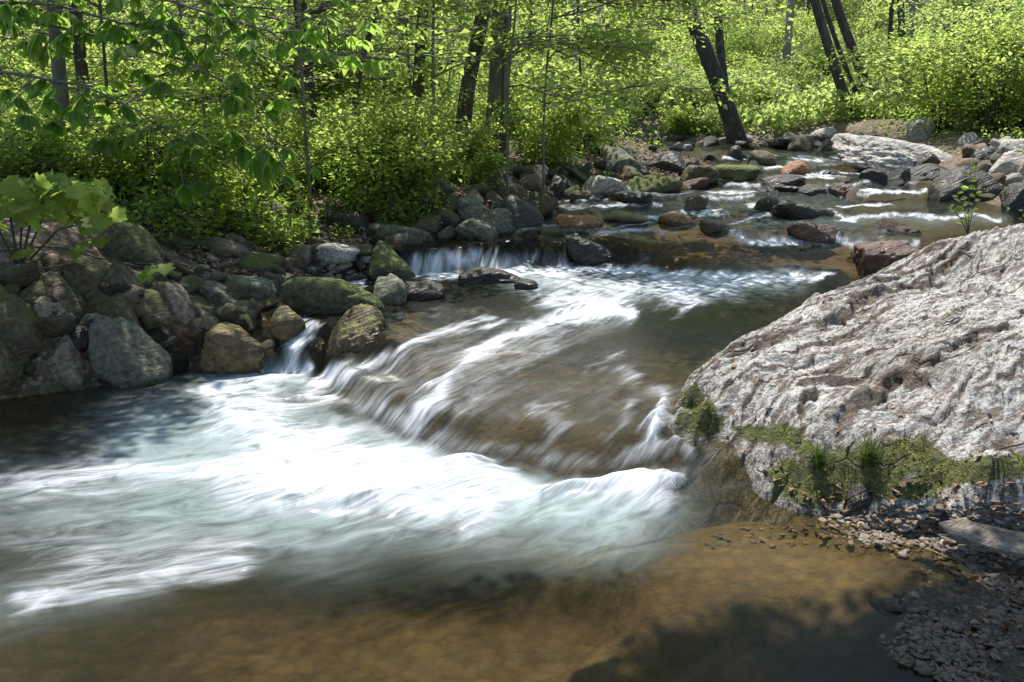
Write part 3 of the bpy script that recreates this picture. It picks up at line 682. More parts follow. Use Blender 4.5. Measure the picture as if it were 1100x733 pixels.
rock('stone', (556, 189, 573, 205), 'T', 'bright tan rounded stone below the bushes', 0, (1, 1, 1), 5, seed=49, sub=3, cat='stone')
rock('rock', (458, 219, 494, 245), 'O', 'mossy dark rock between the log end and the pale slanting boulder', 10, (1.2, 1, .9), 8, seed=50, cat='rock')
rock('rock', (624, 188, 667, 210), 'L', 'pale sunlit rock with shaded foot at the left water edge', 10, (1.4, 1, .8), 14, seed=51, cat='rock')
rock('stone', (660, 195, 679, 208), 'L', 'small pale stone tucked right of the pale sunlit rock', 10, (1.4, 1, .8), 10, seed=52, sub=3, cat='stone')
rock('boulder', (645, 157, 695, 184), 'G', 'large grey block in shade on the far left bank', 5, (1.3, 1, .9), 18, seed=53)
rock('boulder', (688, 162, 737, 184), 'D', 'dark boulder right of the shaded grey block', 0, (1.4, 1, .8), 10, seed=54)
rock('rock', (589, 188, 610, 214), 'D', 'small dark upright rock left of the pale sunlit rock', 0, (.9, 1, 1.1), 8, seed=55, cat='rock')
rock('boulder', (672, 188, 730, 207), 'M', 'long low dark mossy boulder on the water edge', 0, (2, 1, .6), 7, seed=56)
rock('rock', (732, 177, 770, 196), 'O', 'brown rock with bright top at the end of the long mossy boulder', 0, (1.3, 1, .8), 12, seed=57, cat='rock')
rock('rock', (766, 177, 814, 194), 'M', 'low mossy rock in the far channel left of the orange one', 0, (1.8, 1, .6), 6, seed=58, cat='rock')
rock('rock', (734, 208, 760, 226), 'B', 'square red brown rock standing in the rapids', 10, (1, 1, 1), 18, seed=59, cat='rock')
rock('rock', (838, 172, 868, 187), 'A', 'rounded orange brown rock in midstream', 8, (1.2, 1, .9), 7, seed=60, cat='rock')
rock('rock', (817, 187, 866, 200), 'D', 'dark oval rock in midstream below the orange one', 0, (1.8, 1, .6), 5, seed=61, cat='rock')
rock('stone', (831, 199, 860, 207), 'D', 'thin black stone barely above the water left of two black humps', 0, (2, 1, .5), 5, seed=62, sub=3, cat='stone')
rock('rock', (857, 198, 886, 211), 'D', 'smaller of two black rock humps side by side in midstream', 0, (1.5, 1, .7), 5, seed=63, cat='rock')
rock('rock', (890, 196, 924, 212), 'B', 'larger brown one of two rock humps side by side in midstream', 0, (1.4, 1, .8), 6, seed=64, cat='rock')
rock('rock', (924, 181, 951, 195), 'D', 'dark hump of rock just below the far pale slab', 5, (1.5, 1, .7), 6, seed=65, cat='rock')
rock('boulder', (829, 216, 898, 236), 'D', 'long black rock sloping to the right amid the rapids', 9, (2, 1, .7), 8, seed=66, depth=.6)
rock('boulder', (846, 237, 908, 259), 'B', 'brown rock with thin trickles of water running over it', 4, (1.7, 1, .6), 10, seed=67, depth=.6)
rock('boulder', (917, 258, 992, 292), 'B', 'big red brown boulder in the water behind the huge outcrop', 4, (1.5, 1, .8), 12, seed=68, sub=5)
rock('rock', (968, 175, 1028, 194), 'D', 'dark flat rock below the far pale slab by the right bank', 0, (1.8, 1, .6), 10, seed=69, cat='rock')
rock('boulder', (998, 178, 1074, 216), 'D', 'largest black boulder at the right bank behind the leafy sprig', 8, (1.5, 1, .9), 12, seed=70, depth=.6)
rock('boulder', (1072, 195, 1130, 228), 'D', 'black boulder at the right picture edge below the pale blocks', 4, (1.3, 1, .9), 12, seed=71)
rock('boulder', (1042, 157, 1074, 180), 'D', 'dark tilted boulder between the far pale slab and the pale blocks', -25, (1.1, 1, .9), 14, seed=72)
rock('rock', (1068, 149, 1116, 167), 'L', 'long flat grey block topping the right bank stones', 0, (1.8, 1, .7), 20, seed=73, cat='rock')
rock('boulder', (1063, 162, 1100, 190), 'L', 'angular pale block with bright faces under the flat grey block', -10, (1.1, 1, .9), 20, seed=74)
rock('rock', (1094, 171, 1116, 190), 'L', 'small pale rock at the right picture edge beside the angular block', 0, (1, 1, 1), 14, seed=75, cat='rock')
rock('boulder', (905, 144, 1056, 178), 'L', 'broad pale slab sloping into the far water, dappled with shade', 7, (2.6, 1.2, .6), 16, seed=762, sub=6, depth=.6, rough=.9, npl=8, bury=.5)
rock('boulder', (972, 125, 1000, 152), 'L', 'upright pale boulder behind the broad far slab', 0, (.9, 1, 1.1), 10, seed=77)
rock('rock', (926, 146, 954, 163), 'L', 'tilted pale tabular rock left of the broad far slab', -14, (1.6, 1, .6), 16, seed=78, cat='rock')
rock('boulder', (493, 287, 564, 305), 'D', 'flat black rock lying in the foam below the upper fall', 3, (2.2, 1, .5), 7, seed=79, depth=.5)
rock('stone', (552, 299, 578, 312), 'D', 'small black stone right of the flat black rock in the foam', 5, (1.6, 1, .6), 6, seed=80, sub=3, cat='stone')
rock('boulder', (602, 253, 672, 280), 'D', 'dark smooth rock in the upper fall with water curtains either side', 8, (2, 1, .6), 6, seed=81, depth=.5, sub=5, bury=.55)
rock('rock', (782, 156, 798, 170), 'D', 'small dark rock below the big leaning tree', 0, (1.1, 1, .9), 8, seed=82, sub=3, cat='rock')
rock('rock', (803, 161, 833, 177), 'O', 'brown rock amid the far rapids', 0, (1.4, 1, .8), 9, seed=83, cat='rock')
rock('rock', (598, 231, 648, 245), 'A', 'leftmost of three orange brown rocks washed by the rapids', 2, (2, 1, .5), 7, seed=84, cat='rock', depth=.6)
rock('rock', (646, 227, 708, 240), 'Y', 'middle one of three golden brown rocks washed by the rapids', 2, (2, 1, .5), 7, seed=85, cat='rock', depth=.6)
rock('rock', (708, 229, 747, 241), 'A', 'rightmost of three orange brown rocks washed by the rapids', 2, (2, 1, .5), 7, seed=86, cat='rock', depth=.6)
rock('rock', (860, 143, 905, 157), 'B', 'brown rock on the far shore left of the pale tabular rock', 0, (1.6, 1, .7), 10, seed=87, cat='rock')
rock('rock', (830, 146, 862, 158), 'D', 'dark rock on the far shore beside the brown one', 0, (1.6, 1, .7), 10, seed=88, cat='rock')
rock('rock', (660, 205, 700, 216), 'D', 'low dark rock awash beside the long mossy boulder', 0, (1.8, 1, .5), 7, seed=90, cat='rock')
rock('rock', (934, 643, 976, 657), 'D', 'low black rock awash in the shaded shallows at lower right', 0, (1.7, 1, .5), 9, seed=92, cat='rock')

# ---------------------------------------------------------------- heaped cobbles: each one an object, from ten shapes
PROTO = {}
def cobble_proto(k, mat):
    if (k, mat) not in PROTO:
        V, T = rock_shape(300 + k, 3, [5, 8, 14, 18, 10][k % 5], 10, (1.3, 1, .8))
        V = fit(V, 1.25, 1.0, .75)
        PROTO[(k, mat)] = mesh_np('cobble', V, T, RM[mat], True, {'wet': V[:, 2] * 0 + 1})
    return PROTO[(k, mat)]
def cobbles(n, box, sz, mats, label, group, fn=None, seed=1, sink=.15):
    r_ = np.random.default_rng(seed); c = 0
    for _ in range(n * 6):
        if c >= n: break
        px, py = r_.uniform(box[0], box[2]), r_.uniform(box[1], box[3])
        if fn and not fn(px, py): continue
        p = hit(px, py); s_ = r_.uniform(*sz) * (1 + r_.exponential(.25)) * p[1] / F
        o = link('cobble', cobble_proto(int(r_.integers(10)), mats[int(r_.integers(len(mats)))]), None, (p[0], p[1], p[2] + s_ * (.37 - sink * 2)))
        o.rotation_euler = (r_.normal() * .35, r_.normal() * .35, r_.uniform(0, 6.28)); o.scale = (s_ * r_.uniform(.8, 1.25), s_ * r_.uniform(.8, 1.2), s_ * r_.uniform(.7, 1.25))
        tag(o, label, 'cobble', group); c += 1
cobbles(70, (-30, 300, 300, 404), (13, 26), 'OOODGTM', 'small stone wedged between the big boulders of the left bank heap', 'stones between the left boulders', lambda a, b: b < 404 - max(a - 110, 0) * .1, 3)
cobbles(70, (150, 240, 345, 312), (8, 17), 'OGTMOT', 'small loose stone scattered on the cobble patch around the grass tuft', 'stones on the cobble patch', lambda a, b: b > 330 - a * .45, 4)
cobbles(50, (340, 205, 500, 300), (9, 20), 'OGDMDB', 'small dark stone lining the left bank beside the upper fall', 'stones along the upper fall bank', lambda a, b: abs(b - (330 - a * .21)) < 26, 5)
cobbles(46, (500, 165, 700, 225), (8, 18), 'DOMDGB', 'small shaded stone lining the far left bank', 'stones on the far left bank', lambda a, b: abs(b - (322 - a * .205)) < 20, 6)
cobbles(40, (690, 150, 960, 162), (6, 15), 'DODGLT', 'small stone on the far shore below the leaning trees', 'stones on the far shore', None, 7)
cobbles(22, (1035, 152, 1100, 215), (9, 18), 'LTGO', 'small stone heaped among the pale blocks of the right bank', 'stones on the right bank', lambda a, b: b < 215, 8)

cobbles(34, (620, 166, 1000, 250), (8, 20), 'DDDDB', 'low dark wet stone awash in the upper rapids', 'stones awash in the upper rapids', lambda a, b: b < 400 - a * .2 + 60 and a < 990, 9, .2)
# ---------------------------------------------------------------- gravel and flakes in the shallows at lower right, and on the cobble patch
def gravel(name, n, box, sz, mat, label, fn=None, seed=1, flat=.4, gfn=None):
    r_ = np.random.default_rng(seed); D, T = ico(2); mb = MB(); c = 0
    for _ in range(n * 5):
        if c >= n: break
        px, py = r_.uniform(box[0], box[2]), r_.uniform(box[1], box[3])
        if fn and not fn(px, py): continue
        p = hit(px, py, gfn); s_ = r_.uniform(*sz) * np.minimum(.6 + r_.exponential(.5), 1.8) * .45 * p[1] / F
        V = D * (1 + .5 * vnoise(D * 1.5 + c)[:, None]) * np.array([s_ * r_.uniform(.8, 1.7), s_, s_ * flat * r_.uniform(.6, 1.6)])
        a = r_.uniform(0, 6.28); ti = r_.normal() * .3
        V = np.stack([V[:, 0] * math.cos(a) - V[:, 1] * math.sin(a), V[:, 0] * math.sin(a) + V[:, 1] * math.cos(a), V[:, 2] + ti * V[:, 0]], 1)
        mb.add(V + p + [0, 0, s_ * flat * .4], None, T, np.full(len(D), r_.random())); c += 1
    o = link(name, mb.mesh(name, mat, True, 'tone')); tag(o, label, None, None, 'stuff'); return o
def tone_mat(name, cols, rough=.8):
    m = NT(name); t = m.attr('tone')
    cr_ = m.n('ShaderNodeValToRGB', i_0=t); e = cr_.color_ramp.elements
    e[0].color = cols[0] + (1,); e[0].position = 0; e[1].color = cols[-1] + (1,); e[1].position = 1
    for k, c in enumerate(cols[1:-1]):
        q = e.new((k + 1) / (len(cols) - 1)); q.color = c + (1,)
    tc = m.n('ShaderNodeTexCoord').outputs['Object']; n = m.noise(tc, 60, 4, .7)
    col = m.mix(m.ramp(n, .3, .7, .5, 0.), cr_.outputs[0], m.mix(1., cr_.outputs[0], (.5, .48, .45), 'MULTIPLY'))
    return m.done(m.n('ShaderNodeBsdfPrincipled', i_Base_Color=col, i_Roughness=rough))
GRAV = tone_mat('gravel_mixed', [(.06, .045, .03), (.14, .10, .07), (.22, .17, .13), (.10, .085, .07), (.32, .28, .25)])
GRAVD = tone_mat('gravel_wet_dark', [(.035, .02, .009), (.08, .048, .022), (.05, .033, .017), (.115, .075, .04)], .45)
gravel('gravel', 1500, (880, 535, 1130, 640), (4, 9), GRAV, 'pale and brown flakes and pebbles at the foot of the outcrop', lambda a, b: b > 546 + max(0, (960 - a)) * .15 and b < 560 + (a - 860) * .35, 21, gfn=GB)
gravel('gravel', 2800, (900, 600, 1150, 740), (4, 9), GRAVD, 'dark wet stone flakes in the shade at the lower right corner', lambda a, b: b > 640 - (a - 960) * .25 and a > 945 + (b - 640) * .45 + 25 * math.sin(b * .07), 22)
gravel('gravel', 500, (215, 258, 400, 300), (4, 9), GRAV, 'pebbles among the cobbles beside the grass tuft', lambda a, b: b > 330 - a * .28, 23, .6)
gravel('gravel', 260, (760, 545, 960, 590), (3, 6), GRAV, 'brown pebbles in the sunlit shallows below the outcrop', lambda a, b: b > 500 + (960 - a) * -.0 + 45 and b < 610, 24, .35, gfn=T_)
rock('stone', (906, 521, 943, 547), 'D', 'black rounded stone lodged in the moss at the foot of the outcrop', 0, (1.1, 1, 1), 5, seed=93, sub=4, cat='stone', zb=.05, npl=20)
def slate(name, poly, th, zt, mat, label, tilt=(0, 0)):
    P = np.array([hit(a, b, GB) for a, b in poly]); P[:, 2] = zt + tilt[0] * (P[:, 0] - P[:, 0].mean()) + tilt[1] * (P[:, 1] - P[:, 1].mean()); c = P.mean(0)
    me = bpy.data.meshes.new(name); b = bmesh.new()
    vs_ = [b.verts.new(Vector(q - c)) for q in P]; f = b.faces.new(vs_); b.normal_update()
    if f.normal.z < 0: f.normal_flip()
    e = bmesh.ops.extrude_face_region(b, geom=[f]); nv = [v for v in e['geom'] if isinstance(v, bmesh.types.BMVert)]
    for v in nv: v.co.z -= th; v.co.x *= .95; v.co.y *= .95
    b.normal_update(); bmesh.ops.recalc_face_normals(b, faces=b.faces)
    bmesh.ops.bevel(b, geom=b.edges[:], offset=th * .18, segments=2, affect='EDGES')
    bmesh.ops.triangulate(b, faces=b.faces)
    bmesh.ops.subdivide_edges(b, edges=[e_ for e_ in b.edges if e_.calc_length() > .06], cuts=3, use_grid_fill=True)
    for v in b.verts: 
        n = fbm(np.array([[v.co.x * 6 + 3, v.co.y * 6, v.co.z * 20]]), 3)[0]; v.co.z += .008 * n; v.co.x += .006 * n
    b.to_mesh(me); b.free(); me.materials.append(RM[mat])
    a = me.attributes.new('wet', 'FLOAT', 'POINT'); a.data.foreach_set('value', np.ones(len(me.vertices), np.float32))
    return tag(link(name, me, None, c), label, 'slate')
slate('slate', [(1004, 588), (1030, 582), (1075, 594), (1125, 600), (1125, 620), (1090, 622), (1050, 612), (1015, 604)],   .025, .105, 'S', 'flat brown slate slab lying on the gravel at the right picture edge', (.05, .12))

# ---------------------------------------------------------------- leaves
DIAMOND = (np.array([[0, 0, 0], [.45, .5, .10], [1, 0, -.05], [.45, -.5, .10]]), np.array([[0, 1, 2, 3]]), None)
BLADE = (np.array([[0, 0, 0], [.3, .38, .05], [.65, .45, .02], [1, 0, -.16], [.65, -.45, .02], [.3, -.38, .05], [.33, 0, -.03], [.66, 0, -.06]]),
         np.array([[0, 1, 6, 5], [1, 2, 7, 6], [6, 7, 4, 5]]), np.array([[2, 3, 7], [7, 3, 4]]))
_ml = [(0, 0), (-.08, .22), (.10, .50), (.22, .34), (.34, .46), (.50, .62), (.56, .44), (.66, .50), (.62, .30), (.80, .22), (.84, .10), (1, 0)]
_mv = [(a, b) for a, b in _ml] + [(a, -b) for a, b in _ml[-2:0:-1]]
MAPLE = (np.array([(.35, 0, -.04)] + [(a, b, .10 * abs(b) - .10 * a * a) for a, b in _mv]), None, np.array([[0, k + 1, (k + 1) % len(_mv) + 1] for k in range(len(_mv))]))
def add_leaves(mb, C, D, N, L, wid, tmpl, tone):
    tv, tq, tt_ = tmpl; n, k = len(C), len(tv)
    D = D / (np.linalg.norm(D, axis=1)[:, None] + 1e-9)
    B = np.cross(N, D); B /= np.linalg.norm(B, axis=1)[:, None] + 1e-9
    N = np.cross(D, B)
    L = np.broadcast_to(L, (n,))[:, None, None]
    V = C[:, None, :] + L * (tv[None, :, 0:1] * D[:, None] + wid * tv[None, :, 1:2] * B[:, None] + tv[None, :, 2:3] * N[:, None])
    o = (np.arange(n) * k)[:, None, None]
    mb.add(V.reshape(-1, 3), (tq[None] + o).reshape(-1, tq.shape[1]) if tq is not None else None, (tt_[None] + o).reshape(-1, 3) if tt_ is not None else None, np.repeat(tone, k))
def spray(mb, r_, c, d, ln, wd, n, L, tmpl=DIAMOND, wid=.62, flat=.08, nj=.72, tone=.5):
    """leaves in a flat layered spray that starts at c and runs along d"""
    d = np.asarray(d, float); d = d / (np.linalg.norm(d) + 1e-9)
    s_ = np.cross([0, 0, 1.], d); s_ /= np.linalg.norm(s_) + 1e-9; u_ = np.cross(d, s_)
    L = L * r_.uniform(.75, 1.35); t = r_.uniform(.05, 1, n); q = r_.uniform(-1, 1, n) * np.sqrt(np.clip(1 - (t * 1.6 - .8) ** 2 * .9, .05, 1))
    C = np.asarray(c) + (t * ln)[:, None] * d + (q * wd)[:, None] * s_ + r_.normal(0, flat, n)[:, None] * u_
    C[:, 2] -= .25 * (t * ln) ** 2 * .5
    D = d[None] * .6 + s_[None] * np.sign(q)[:, None] * r_.uniform(.2, 1.2, n)[:, None] + r_.normal(0, .35, (n, 3)); D[:, 2] -= .15
    N = np.array([0, 0, 1.]) + r_.normal(0, nj, (n, 3))
    add_leaves(mb, C, D, N, L * r_.uniform(.6, 1.25, n), wid, tmpl, np.clip(tone + r_.normal(0, .16, n), 0, 1))
LM = {
 'shade': leaf_mat('leaves_mid_green', (.07, .115, .024), (.10, .15, .036), (.32, .49, .07), (.48, .63, .12), .6),
 'spring': leaf_mat('leaves_spring_green', (.085, .135, .03), (.11, .16, .042), (.42, .59, .10), (.60, .72, .18), .62),
 'deep': leaf_mat('leaves_broad_green', (.065, .12, .028), (.09, .145, .038), (.31, .54, .09), (.48, .67, .13), .64, .35),
 'maple': leaf_mat('leaves_maple', (.08, .135, .024), (.115, .175, .034), (.40, .60, .08), (.60, .74, .14), .62, .3),
 'pale': leaf_mat('leaves_far_pale', (.10, .145, .042), (.13, .17, .06), (.40, .57, .13), (.55, .69, .21), .6),
 'grass': leaf_mat('grass_blades', (.05, .09, .02), (.08, .12, .03), (.12, .2, .03), (.2, .28, .05), .35),
}
BK = {'grey': bark_mat('bark_grey', (.10, .09, .075), (.19, .175, .15), .4), 'dark': bark_mat('bark_dark', (.03, .023, .016), (.085, .066, .048), .35),
      'brown': bark_mat('bark_brown', (.045, .035, .025), (.10, .08, .06), .3), 'pale': bark_mat('bark_pale', (.20, .18, .15), (.34, .31, .27), .2)}

def shrub(name, label, cat, seed, h, spread, nst, ntw, nlf, L, mat, bark='brown', loc=(0, 0, 0), group=None, tw=.42, arch=.25):
    r_ = np.random.default_rng(seed); st = MB(); lf = MB()
    for i in range(nst):
        a = r_.uniform(0, 6.28); rr = spread * r_.uniform(.15, 1) ** .7; hh = h * r_.uniform(.6, 1.05)
        t = np.linspace(0, 1, 9)
        b0 = np.array([math.cos(a), math.sin(a)]) * .12 * spread * r_.random()
        P = np.stack([b0[0] + math.cos(a) * rr * t ** 1.5, b0[1] + math.sin(a) * rr * t ** 1.5, hh * (t - arch * t ** 3)], 1) + np.cumsum(r_.normal(0, .015 * h, (9, 3)), 0) * (t[:, None] > 0)
        P[0, 2] = -.1
        st.tube(P, np.linspace(.012, .004, 9) * h ** .5 * 1.2, 5)
        for j in range(ntw):
            tt_ = r_.uniform(.18, 1); k = int(tt_ * 8); p = P[k]
            b = a + r_.normal(0, 1.1); d = np.array([math.cos(b), math.sin(b), r_.uniform(-.15, .5)])
            ln = tw * r_.uniform(.6, 1.3)
            st.tube([p, p + d * ln * .5, p + d * ln - [0, 0, .06]], [.005, .004, .002], 4)
            spray(lf, r_, p + d * .05, d, ln * 1.15, ln * .5, nlf, L, tone=np.clip(.3 + .4 * tt_ + r_.normal(0, .12), 0, 1))
    e = thing(name, label, cat, loc, group)
    link('stems', st.mesh('stems', BK[bark]), e); link('foliage', lf.mesh('foliage', LM[mat], False, 'tone'), e)
    return e

def limbs(st, lf, r_, P, rad, spec, L, nlf, tone0=.5):
    """spec: list of (fraction along trunk, azimuth, length, rise, n_twigs)"""
    n = len(P)
    for fr, az, ln, rise, ntw in spec:
        k = min(fr * (n - 1), n - 1.001); i = int(k); p = P[i] + (P[i + 1] - P[i]) * (k - i); r0 = max(rad[i] * .45, .012)
        t = np.linspace(0, 1, 8); d = np.array([math.cos(az), math.sin(az)])
        B = np.stack([p[0] + d[0] * ln * t, p[1] + d[1] * ln * t, p[2] + ln * (rise * t - .22 * t ** 2.2)], 1)
        B[1:] += np.cumsum(r_.normal(0, .03 * ln, (7, 3)), 0)
        st.tube(B, np.linspace(min(r0, .02 * ln + .012), .006, 8), 6)
        for j in range(ntw):
            q = r_.uniform(.22, 1); m_ = min(int(q * 7), 6); b = B[m_] + (B[m_ + 1] - B[m_]) * (q * 7 - m_)
            a2 = az + r_.choice([-1, 1]) * r_.uniform(.2, 1.2); l2 = ln * r_.uniform(.16, .34) + .25
            d2 = np.array([math.cos(a2), math.sin(a2), r_.uniform(-.12, .3)])
            st.tube([b, b + d2 * l2 * .5, b + d2 * l2 - [0, 0, .05 * l2]], [.009, .006, .003], 4)
            spray(lf, r_, b + d2 * l2 * .1, d2, l2 * 1.1, l2 * .48, nlf, L, tone=np.clip(tone0 + r_.normal(0, .15), 0, 1))
def tree(name, label, cat, P, rad, spec, L, nlf, mat, bark, seed=0, group=None, tone0=.5, flare=True, k=10):
    r_ = np.random.default_rng(seed); P = np.asarray(P, float); base = P[0].copy(); P = P - base
    rad = np.asarray(rad, float); st = MB(); lf = MB()
    t = np.linspace(0, 1, 26); s_ = np.linspace(0, 1, len(P))
    Q = np.stack([np.interp(t, s_, P[:, i]) for i in range(3)], 1)
    for _ in range(2): Q[1:-1] = .25 * Q[:-2] + .5 * Q[1:-1] + .25 * Q[2:]
    rr = np.interp(t, s_, rad)
    if flare: rr[0] *= 1.3; rr[1] *= 1.08
    Q[0, 2] -= .15
    st.tube(Q, rr, k)
    limbs(st, lf, r_, Q, rr, spec, L, nlf, tone0)
    e = thing(name, label, cat, base, group)
    link('trunk', st.mesh('trunk', BK[bark]), e); link('crown', lf.mesh('crown', LM[mat], False, 'tone'), e)
    return e
def crown_spec(r_, n, f0, f1, ln, rise=(.1, .6), ntw=6, az=None, spread=3.14):
    return [(r_.uniform(f0, f1) , (r_.uniform(0, 6.28) if az is None else az + r_.uniform(-spread, spread)), ln * r_.uniform(.5, 1.1), r_.uniform(*rise), ntw) for _ in range(n)]

# ---- trees whose trunks stand out in the photograph: (trunk in photo pixels from the ground up, distance, width px)
def trunk_from(pts, Y=None, wpx=10, height=11., curve=True):
    g = hit(*pts[0]) if Y is None else None
    y = g[1] if Y is None else Y
    P = [at_y(px, py, y) for px, py in pts]
    gz_ = tz(P[0][0], y); P[0] = np.array([P[0][0], y, gz_])
    # extend on upwards out of the picture
    d = (P[-1] - P[-2]); d /= np.linalg.norm(d); d = d * .8 + np.array([0, 0, .35]); d /= np.linalg.norm(d)
    while P[-1][2] < gz_ + height: P.append(P[-1] + d * 1.2)
    r0 = wpx * .42 * y / F
    z = np.array([p[2] for p in P]); f = (z - z[0]) / (z[-1] - z[0])
    return np.array(P), r0 * (1.08 - .8 * f)
rr_ = np.random.default_rng(99)
TREES = [
 ('tree', 'grey barked tree, left of two trunks at the upper left corner', [(66, 128), (62, 60), (57, 0)], 9.8, 17, 'grey', 'shade', 10, .45, 1., 8, 1.9),
 ('tree', 'dark trunk close behind the grey barked one at the upper left corner', [(93, 125), (86, 60), (80, 0)], 10.8, 15, 'dark', 'shade', 11, .4, 1., 8, 2.0),
 ('tree', 'dark brown trunk at the top edge left of centre, half veiled by leaves', [(333, 110), (327, 50), (322, 0)], 13, 19, 'dark', 'spring', 8, .35, 1., 9, 2.2),
 ('slender_tree', 'thin dark tree leaning right among the left thicket', [(372, 125), (382, 85), (402, 20), (410, 0)], 12.5, 8, 'dark', 'spring', 9, .3, 1., 8, 1.8),
 ('tree', 'straight brown trunk just left of the dark forked looking one', [(446, 120), (450, 60), (456, 0)], 15, 15, 'brown', 'spring', 12, .3, 1., 9, 2.2),
 ('tree', 'dark thick trunk in the middle of the left thicket, leaning slightly right', [(494, 135), (500, 95), (512, 50), (522, 0)], 14, 19, 'dark', 'spring', 12, .25, 1., 10, 2.3),
 ('tree', 'widest grey trunk in the centre of the left thicket', [(532, 145), (536, 80), (540, 0)], 15, 26, 'grey', 'spring', 13, .28, 1., 10, 2.5),
 ('slender_tree', 'slim brown trunk seen between the two central thick ones and the corner', [(424, 110), (428, 60), (433, 0)], 18, 9, 'brown', 'spring', 11, .3, 1., 8, 2.0),
 ('tree', 'big dark tree leaning left over the far water, lower half bare', [(795, 153), (784, 122), (770, 85), (752, 40), (735, 0)], 24.5, 21, 'dark', 'spring', 12, .40, 1., 10, 3.0),
 ('tree', 'dark upright trunk rising beside the big leaning one', [(791, 150), (779, 105), (774, 60), (770, 0)], 24.9, 11, 'dark', 'spring', 12, .40, 1., 9, 2.6),
 ('tree', 'leftmost and longest of three leaning trunks above the far shore', [(924, 152), (908, 112), (894, 62), (875, 5)], 25, 12, 'brown', 'spring', 12, .42, 1., 9, 2.6),
 ('slender_tree', 'thinnest, middle one of three leaning trunks above the far shore', [(934, 149), (920, 105), (902, 55), (884, 5)], 25.8, 6, 'brown', 'spring', 11, .45, 1., 8, 2.2),
 ('tree', 'rightmost of three leaning trunks above the far shore', [(944, 140), (930, 92), (914, 48), (896, 0)], 26.5, 12, 'brown', 'spring', 12, .45, 1., 9, 2.4),
 ('tree', 'dark trunk at the top right, left one of an upright pair', [(972, 130), (970, 60), (967, 0)], 30, 9, 'dark', 'spring', 13, .35, 1., 8, 2.6),
 ('tree', 'pale trunk at the top right, right one of an upright pair', [(984, 130), (982, 60), (980, 0)], 31, 10, 'pale', 'spring', 13, .35, 1., 8, 2.6),
 ('slender_tree', 'slim dark trunk between the leaning three and the upright pair', [(952, 135), (954, 80), (957, 20)], 28, 6, 'dark', 'spring', 11, .35, 1., 8, 2.2),
]
for i, (nm, lb, pts_, Y_, wp, bk, lm, hgt_, f0, f1, nl, ln) in enumerate(TREES):
    P, rad = trunk_from(pts_, Y_, wp, hgt_)
    tree(nm, lb, 'tree', P, rad, crown_spec(rr_, nl // 2 + 1 if Y_ > 16 else 3, f0 if Y_ > 16 else .14, f1 if Y_ > 16 else .5, ln, ntw=6), .09 if Y_ < 16 else .12, 34, lm, bk, 40 + i)
# two saplings with layered limbs that reach out over the water
for i, (bx_, by_, Y_, lb) in enumerate([(584, 168, 12.6, 'young tree with layered light green limbs reaching right over the stream'), (545, 160, 12.0, 'young tree with low layered limbs left of the one reaching over the stream')]):
    P, rad = trunk_from([(bx_, by_), (bx_, by_ - 60), (bx_ + 9, by_ - 150)], Y_, 3.2, 5.2)
    sp = crown_spec(rr_, 13, .12, .95, 2.3, (.05, .35), 8, -.25, .9) + crown_spec(rr_, 5, .3, 1, 1.3, (.1, .5), 6)
    tree('young_tree', lb, 'tree', P, rad, sp, .085, 46, 'spring', 'grey', 70 + i, None, .55)

# ---- shrubs of the thicket: a few kinds, copied
def scatter_shrubs(protos, spots, label, group, seed, sc):
    r_ = np.random.default_rng(seed)
    for k, (x, y) in enumerate(spots):
        p = protos[int(r_.integers(len(protos)))]; s_ = r_.uniform(*(sc(x, y) if callable(sc) else sc))
        loc = (x, y, tz(x, y) - .03)
        if 'used' not in p:
            p['used'] = 1; p.location = loc; p.scale = (s_,) * 3; p.rotation_euler = (0, 0, r_.uniform(0, 6.28)); p['label'] = label; p['group'] = group; q = p
        else: q = dup(p, loc, r_.uniform(0, 6.28), (s_, s_, s_ * r_.uniform(.8, 1.2)), label, group)
        if 'used' in q and q is not p: del q['used']
def spots(n, y0, y1, xfun, seed, dmin=.5):
    r_ = np.random.default_rng(seed); S = []
    for _ in range(n * 40):
        if len(S) >= n: break
        y = y0 + (y1 - y0) * r_.random() ** 1.2; lo_, hi_ = xfun(y); x = r_.uniform(lo_, hi_)
        if all((x - a) ** 2 + (y - b) ** 2 > dmin ** 2 for a, b in S): S.append((x, y))
    return S
LO = 'shrub with small green leaves in the low thicket edging the left bank'
pn = [shrub('shrub', LO, 'shrub', 200 + k, h, sp_, 11, 10, 38, .07, mt) for k, (h, sp_, mt) in enumerate([(1.0, .8, 'shade'), (1.3, .8, 'spring'), (.8, .9, 'shade')])]
scatter_shrubs(pn, spots(48, 8.8, 13.5, lambda y: (-7.2, XL(np.array([y]))[0] - (1.5 if y < 9.9 else 1.05)), 1, .42), LO, 'shrubs edging the left bank', 1, (.55, .95))
LO = 'shrub with light green leaves in the dense thicket behind the left bank'
pm = [shrub('shrub', LO, 'shrub', 210 + k, h, sp_, 12, 11, 40, .085, mt, tw=.55) for k, (h, sp_, mt) in enumerate([(1.9, 1.1, 'spring'), (2.4, 1.2, 'shade'), (2.1, 1.0, 'spring'), (1.6, 1.3, 'spring')])]
scatter_shrubs(pm, spots(95, 10.5, 24, lambda y: (-.62 * y - 1, XL(np.array([min(y, 21.)]))[0] - 1.1 - .03 * y), 2, .7), LO, 'shrubs behind the left bank', 2, lambda x, y: (.42, .72) if y < 14 else (.6, 1.05))
LO = 'light green shrub on the right bank beside the pale blocks, at the picture edge'
for k, (x, y) in enumerate(spots(12, 12.5, 18.5, lambda y: (.62 * y + .4, .8 * y + 2), 21, 1.0)): dup(pm[k % 4], (x, y, tz(x, y) - .03), k * 1.3, .8, LO, 'shrubs at the right picture edge')
LO = 'pale green bush in the undergrowth beyond the far shore'
